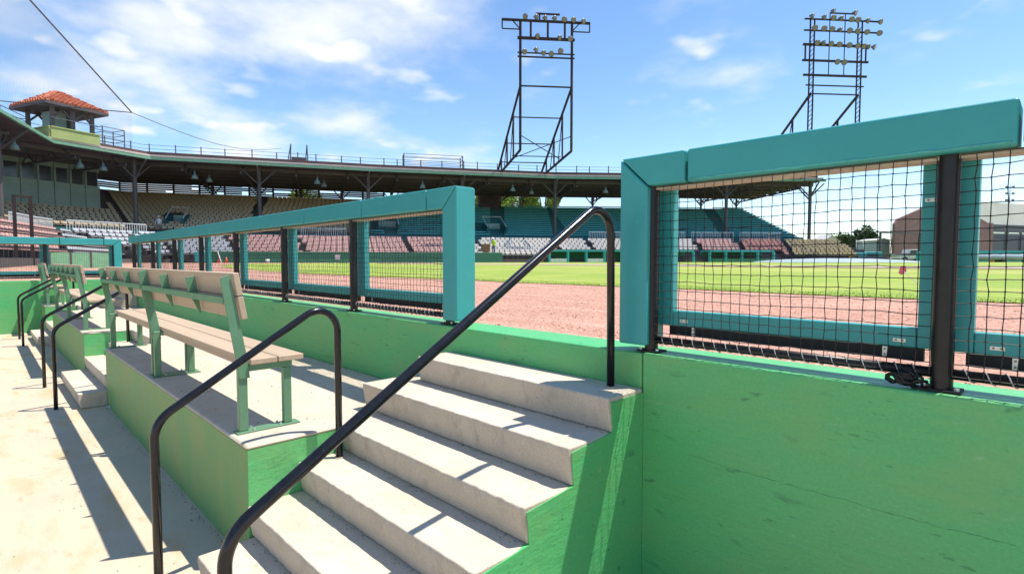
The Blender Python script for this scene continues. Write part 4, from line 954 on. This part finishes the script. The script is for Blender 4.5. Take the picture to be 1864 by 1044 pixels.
# ------------------------------------------------------------------ trees
def tree(px, d, base, h, rx, n, m, label, seed):
    rd = random.Random(seed); P = at_d(px, 473, d); P.z = base; t = thing('leafy_tree', label, 'tree', P, 'trees beyond the ballpark')
    b = MB(); th = h*.45; b.tube([P, P+Vector((.05*h*.1, 0, th*.5)), P+Vector((-.02*h, .01*h, th))], .3, 8, True, [h*.028, h*.022, h*.014])
    cl = []
    for k in range(int(14+rx*1.5)):
        a, e = rd.uniform(0, 6.283), rd.uniform(-.5, 1); r_ = rd.uniform(.45, 1.0)
        c = P+Vector((math.cos(a)*rx*r_*.8*(1-.3*abs(e)), math.sin(a)*rx*r_*.8*(1-.3*abs(e)), h*.62+e*h*.30)); cl.append((c, rd.uniform(.22, .38)*rx))
        if k < 8: b.tube([P+Vector((0, 0, th*rd.uniform(.5, 1))), P.lerp(c, .6)+Vector((0, 0, h*.2)), c], .1, 5, True, [h*.012, h*.007, h*.003])
    b.build('trunk', 'bark', t)
    b = MB(); ls = max(.12, d*.0022)
    for k in range(n):
        c, r_ = rd.choice(cl); v = Vector((rd.gauss(0, 1), rd.gauss(0, 1), rd.gauss(0, 1))).normalized()*r_*rd.random()**.4; q = c+v
        u1 = Vector((rd.gauss(0, 1), rd.gauss(0, 1), rd.gauss(0, .6))).normalized(); u2 = u1.cross(Vector((rd.gauss(0, 1), rd.gauss(0, 1), rd.gauss(0, 1)))).normalized(); l = ls*rd.uniform(.7, 1.5)
        b.poly([q-u1*l, q+u2*l*.5, q+u1*l, q-u2*l*.5])
    b.build('crown', m, t)
for k, (px, d, h, rx) in enumerate(((893, 104, 15.5, 4.5), (938, 108, 18.0, 5.5), (968, 112, 17.0, 4.0), (990, 106, 16.0, 3.6))):
    tree(px, d, 1.5, h, rx, 5200, 'leaf_bright', ['bright green tree rising behind the dark store room on the bleachers', 'broad bright green tree beside the dark store room behind the bleachers', 'tall narrow bright green tree between two others behind the bleachers', 'bright green tree farthest from the dark store room behind the bleachers'][k], k)
for k, (px, d, h, rx) in enumerate(((1543, 130, 6.0, 3.6), (1558, 138, 6.6, 4.0), (1575, 128, 8.2, 3.4), (1528, 150, 7.0, 4))):
    tree(px, d, 1.5, h, rx, 2200, 'leaf_dark', ['low dark green tree behind the tan box seats skyline', 'rounded dark green tree beside the tallest skyline tree', 'tallest dark green tree on the skyline behind the teal screens', 'wide low dark green tree next to the grey gabled shed'][k], 20+k)
for k, (px, d, h, rx) in enumerate(((548, 118, 16, 6),)): tree(px, d, 1.5, h, rx, 2600, 'leaf_bright', 'green tree glimpsed through the louvres behind the roofed chairs', 40+k)
# ------------------------------------------------------------------ brick warehouse, sheds, truck, outfield edge
D0 = 92
A, B = at_d(1622, 473, D0), at_d(1792, 473, D0+8); A.z = B.z = 1.5
u = (B-A).normalized(); w = (B-A).length; dv = (RT*.93+Vector((FW.x, FW.y, 0))*.36); dv.z = 0; dv.normalize()
BW = thing('brick_warehouse', 'brown brick warehouse with pale metal roof beyond the outfield', 'building', (A+B)/2)
ev, rg_ = 1.5+6.9, 1.5+11.0
b = MB(); b.v = []
pf = [A, B, V3(B, ev), V3((A+B)/2, rg_), V3(A+u*.9, ev+.3), V3(A, ev-.6)]
st = len(b.v); b.v += [Vector(p) for p in pf]+[Vector(p)-u.cross(Vector((0, 0, 1)))*-.5 for p in pf]
b.face(0, 1, 2, 3, 4, 5); b.face(11, 10, 9, 8, 7, 6)
for k in range(6): q = (k+1) % 6; b.face(k, k+6, q+6, q)
b.build('gable_wall', 'brick_wall', BW)
LB = 46
b = MB(); e0, e1 = V3(B, ev), V3(B+dv*LB, ev); r0, r1 = V3((A+B)/2, rg_-.25), V3((A+B)/2+dv*LB, rg_-.25)
for a_, c_ in ((0, .12),): b.v = [e0-Vector((0, 0, .3)), e1-Vector((0, 0, .3)), r1, r0, e0-Vector((0, 0, .15)), e1-Vector((0, 0, .15)), r1+Vector((0, 0, .15)), r0+Vector((0, 0, .15))]
for q in ((0, 1, 2, 3), (7, 6, 5, 4), (0, 4, 5, 1), (1, 5, 6, 2), (2, 6, 7, 3), (3, 7, 4, 0)): b.face(*q)
b.build('roof', 'metal_roof', BW)
b = MB(); b.bar(V3(B+dv*.2, 5), V3(B+dv*1.5, 5), .8, 7.0); b.build('brick_pier', 'brick_wall', BW)
b = MB(); b.bar(V3(B+dv*1.5, 7.6), V3(B+dv*LB, 7.6), .4, 1.4); b.build('fascia', 'trim_dark', BW)
b = MB(); b.bar(V3(B+dv*1.5-u*.8, 4), V3(B+dv*LB-u*.8, 4), .2, 5.0); b.build('back_wall', 'trim_dark', BW)
for k in range(9):
    p, q = B+dv*(1.7+k*4.6), B+dv*(1.7+k*4.6+4.2)
    b = MB(); b.bar(V3(p, 5.8), V3(q, 5.8), .1, 2.0); b.build('clerestory_window', 'tarp_blue', BW)
    b = MB(); b.bar(V3(q+dv*.2, 1.5), V3(q+dv*.2, 6.9), .4); b.build('bay_post', 'trim_dark', BW)
    b = MB(); b.bar(V3(p, 4.2), V3(q, 4.2), .12, .25); b.build('lintel', 'white_paint', BW)
    if k < 7: b = MB(); b.bar(V3(p+dv*.3, 2.6), V3(q-dv*.3, 2.6), .2, 1.5); b.build('shutter', 'white_paint', BW)
b = MB(); pr0, pr1 = A+u*3.2, A+u*7.6; sd = u.cross(Vector((0, 0, 1))); sd = sd if sd.dot(FW) < 0 else -sd
b.bar(V3(pr0+sd*.05, 3.4), V3(pr1+sd*.05, 3.4), .1, 3.8); b.build('door', 'tarp_blue', BW)
def shed(px0, px1, d, h, hr, label, m):
    a, c = at_d(px0, 473, d), at_d(px1, 473, d); a.z = c.z = 1.5; t = thing('shed', label, 'building', (a+c)/2); n = Vector((FW.x, FW.y, 0))*5; mid = (a+c)/2
    b = MB(); b.v = [a, c, V3(c, 1.5+h), V3(mid, 1.5+hr), V3(a, 1.5+h)]; b.v += [v+n for v in b.v]; b.face(0, 1, 2, 3, 4); b.face(9, 8, 7, 6, 5)
    for k in range(5): q = (k+1) % 5; b.face(k, k+5, q+5, q)
    b.build('wall', m, t); b = MB(); e = n.normalized()*.2
    for p, q in ((V3(a, 1.5+h), V3(mid, 1.5+hr)), (V3(mid, 1.5+hr), V3(c, 1.5+h))): b.bar((p+q)/2-e+Vector((0, 0, .1)), (p+q)/2+n+e+Vector((0, 0, .1)), (q-p).length+.2, .12, up=(q-p).cross(n).normalized())
    b.build('roof', 'metal_roof', t)
shed(1594, 1619, 95, 3.6, 3.9, 'pale flat shed against the brick warehouse', 'tarp_blue')
shed(1498, 1528, 120, 4.2, 5.6, 'grey and white gabled shed beyond the tan box seats', 'shirt_white')
# pickup truck
p = at_d(1658, 473, 80); rm = Matrix.Rotation(YAW_R, 3, 'Z'); t = thing('pickup_truck', 'white pickup truck parked by the brick warehouse', 'truck', (p.x, p.y, 1.5)); o0 = Vector((p.x, p.y, 1.5))
def loc(x, y, z): return o0+rm @ Vector((x, y, z))
def xprism(poly, y0, y1, name, m, par=t, bevel=.05):
    b = MB(); k = len(poly)
    for y in (y0, y1): b.v += [loc(x, y, z) for x, z in poly]
    b.face(*range(k)); b.face(*range(2*k-1, k-1, -1))
    for i in range(k): j = (i+1) % k; b.face(i, k+i, k+j, j)
    return b.build(name, m, par, bevel=bevel, seg=2)
xprism([(-2.4, .45), (2.4, .45), (2.4, 1.05), (1.1, 1.12), (-2.4, 1.1)], -.9, .9, 'body', 'white_paint')
cb = xprism([(-.9, 1.12), (1.15, 1.12), (.6, 1.78), (-.7, 1.80)], -.8, .8, 'cab', 'white_paint')
xprism([(-.75, 1.2), (.95, 1.2), (.52, 1.68), (-.62, 1.70)], -.82, -.81, 'window', 'glass_dark', cb, 0)
for x in (-1.5, 1.5):
    for y in (-.85, .85):
        b = MB(); b.tube([loc(x, y-.12, .38), loc(x, y+.12, .38)], .38, 14); wh = b.build('wheel', 'tyre', t, smooth=True); bev(wh, .04, 2)
        b = MB(); b.tube([loc(x, y-.13, .38), loc(x, y-.121, .38)], .2, 10); b.build('rim', 'lamp_metal', wh)
# outfield wall and rolled tarp on the right
a, c = at_d(1742, 473, 62), at_d(1990, 473, 66); t = thing('outfield_wall', 'low teal padded wall in front of the warehouse bays', 'wall', V3(a, 1.5))
n = 8
for k in range(n): p, q = a.lerp(c, k/n), a.lerp(c, (k+.985)/n); b = MB(); b.bar(V3(p, 2.45), V3(q, 2.45), .25, .8); b.bar(V3(p, 1.8), V3(q, 1.8), .2, .6); b.build('wall_pad', 'padding_teal', t)
a, c = at_d(1745, 473, 58), at_d(1990, 473, 61); t = thing('rolled_tarp', 'long rolled grey field tarp lying before the teal outfield wall', 'tarp', V3(a, 1.5)); b = MB(); b.tube([V3(a.lerp(c, k/30), 2.05+.03*math.sin(k*1.9)) for k in range(31)], .33, 14, True, [.33+.02*math.sin(k*2.7) for k in range(31)]); b.build('roll', 'pipe_grey', t, smooth=True)
for k in range(5): p = a.lerp(c, (k+.5)/5); b = MB(); b.box(V3(p, 1.62), (.5, .9, .22), rm); b.build('cradle', 'black_rubber', t)
# skyline poles
def pole(px, d, h, label, lamps=0):
    p = at_d(px, 473, d); t = thing('light_pole', label, 'pole', (p.x, p.y, 1.5), 'poles on the skyline'); b = MB(); b.tube([V3(p, 1.5), V3(p, 1.5+h)], .14, 8, True, [.16, .08]); b.build('pole', 'rail_steel', t, smooth=True)
    for k in range(lamps):
        for sg in (-1, 1): c_ = V3(p, 1.5+h-.6-k*1.5)+RT*(sg*.75); b = MB(); b.bar(V3(p, c_.z), c_, .08); b.box(c_, (.5, .5, .45)); b.build('lamp_head', 'rail_steel', t)
pole(1833, 125, 17.5, 'tall pole with paired lamp heads behind the warehouse roof', 3)
for px, d, h in ((1370, 140, 12), (1388, 150, 12), (1406, 150, 10.5), (1426, 160, 9), (1447, 160, 7.5), (1486, 150, 4.6), (1490, 130, 4), (1512, 140, 4), (1558, 80, 3.2), (1570, 80, 3.0)): pole(px, d, h, 'thin grey pole on the skyline past the open end of the bleachers')
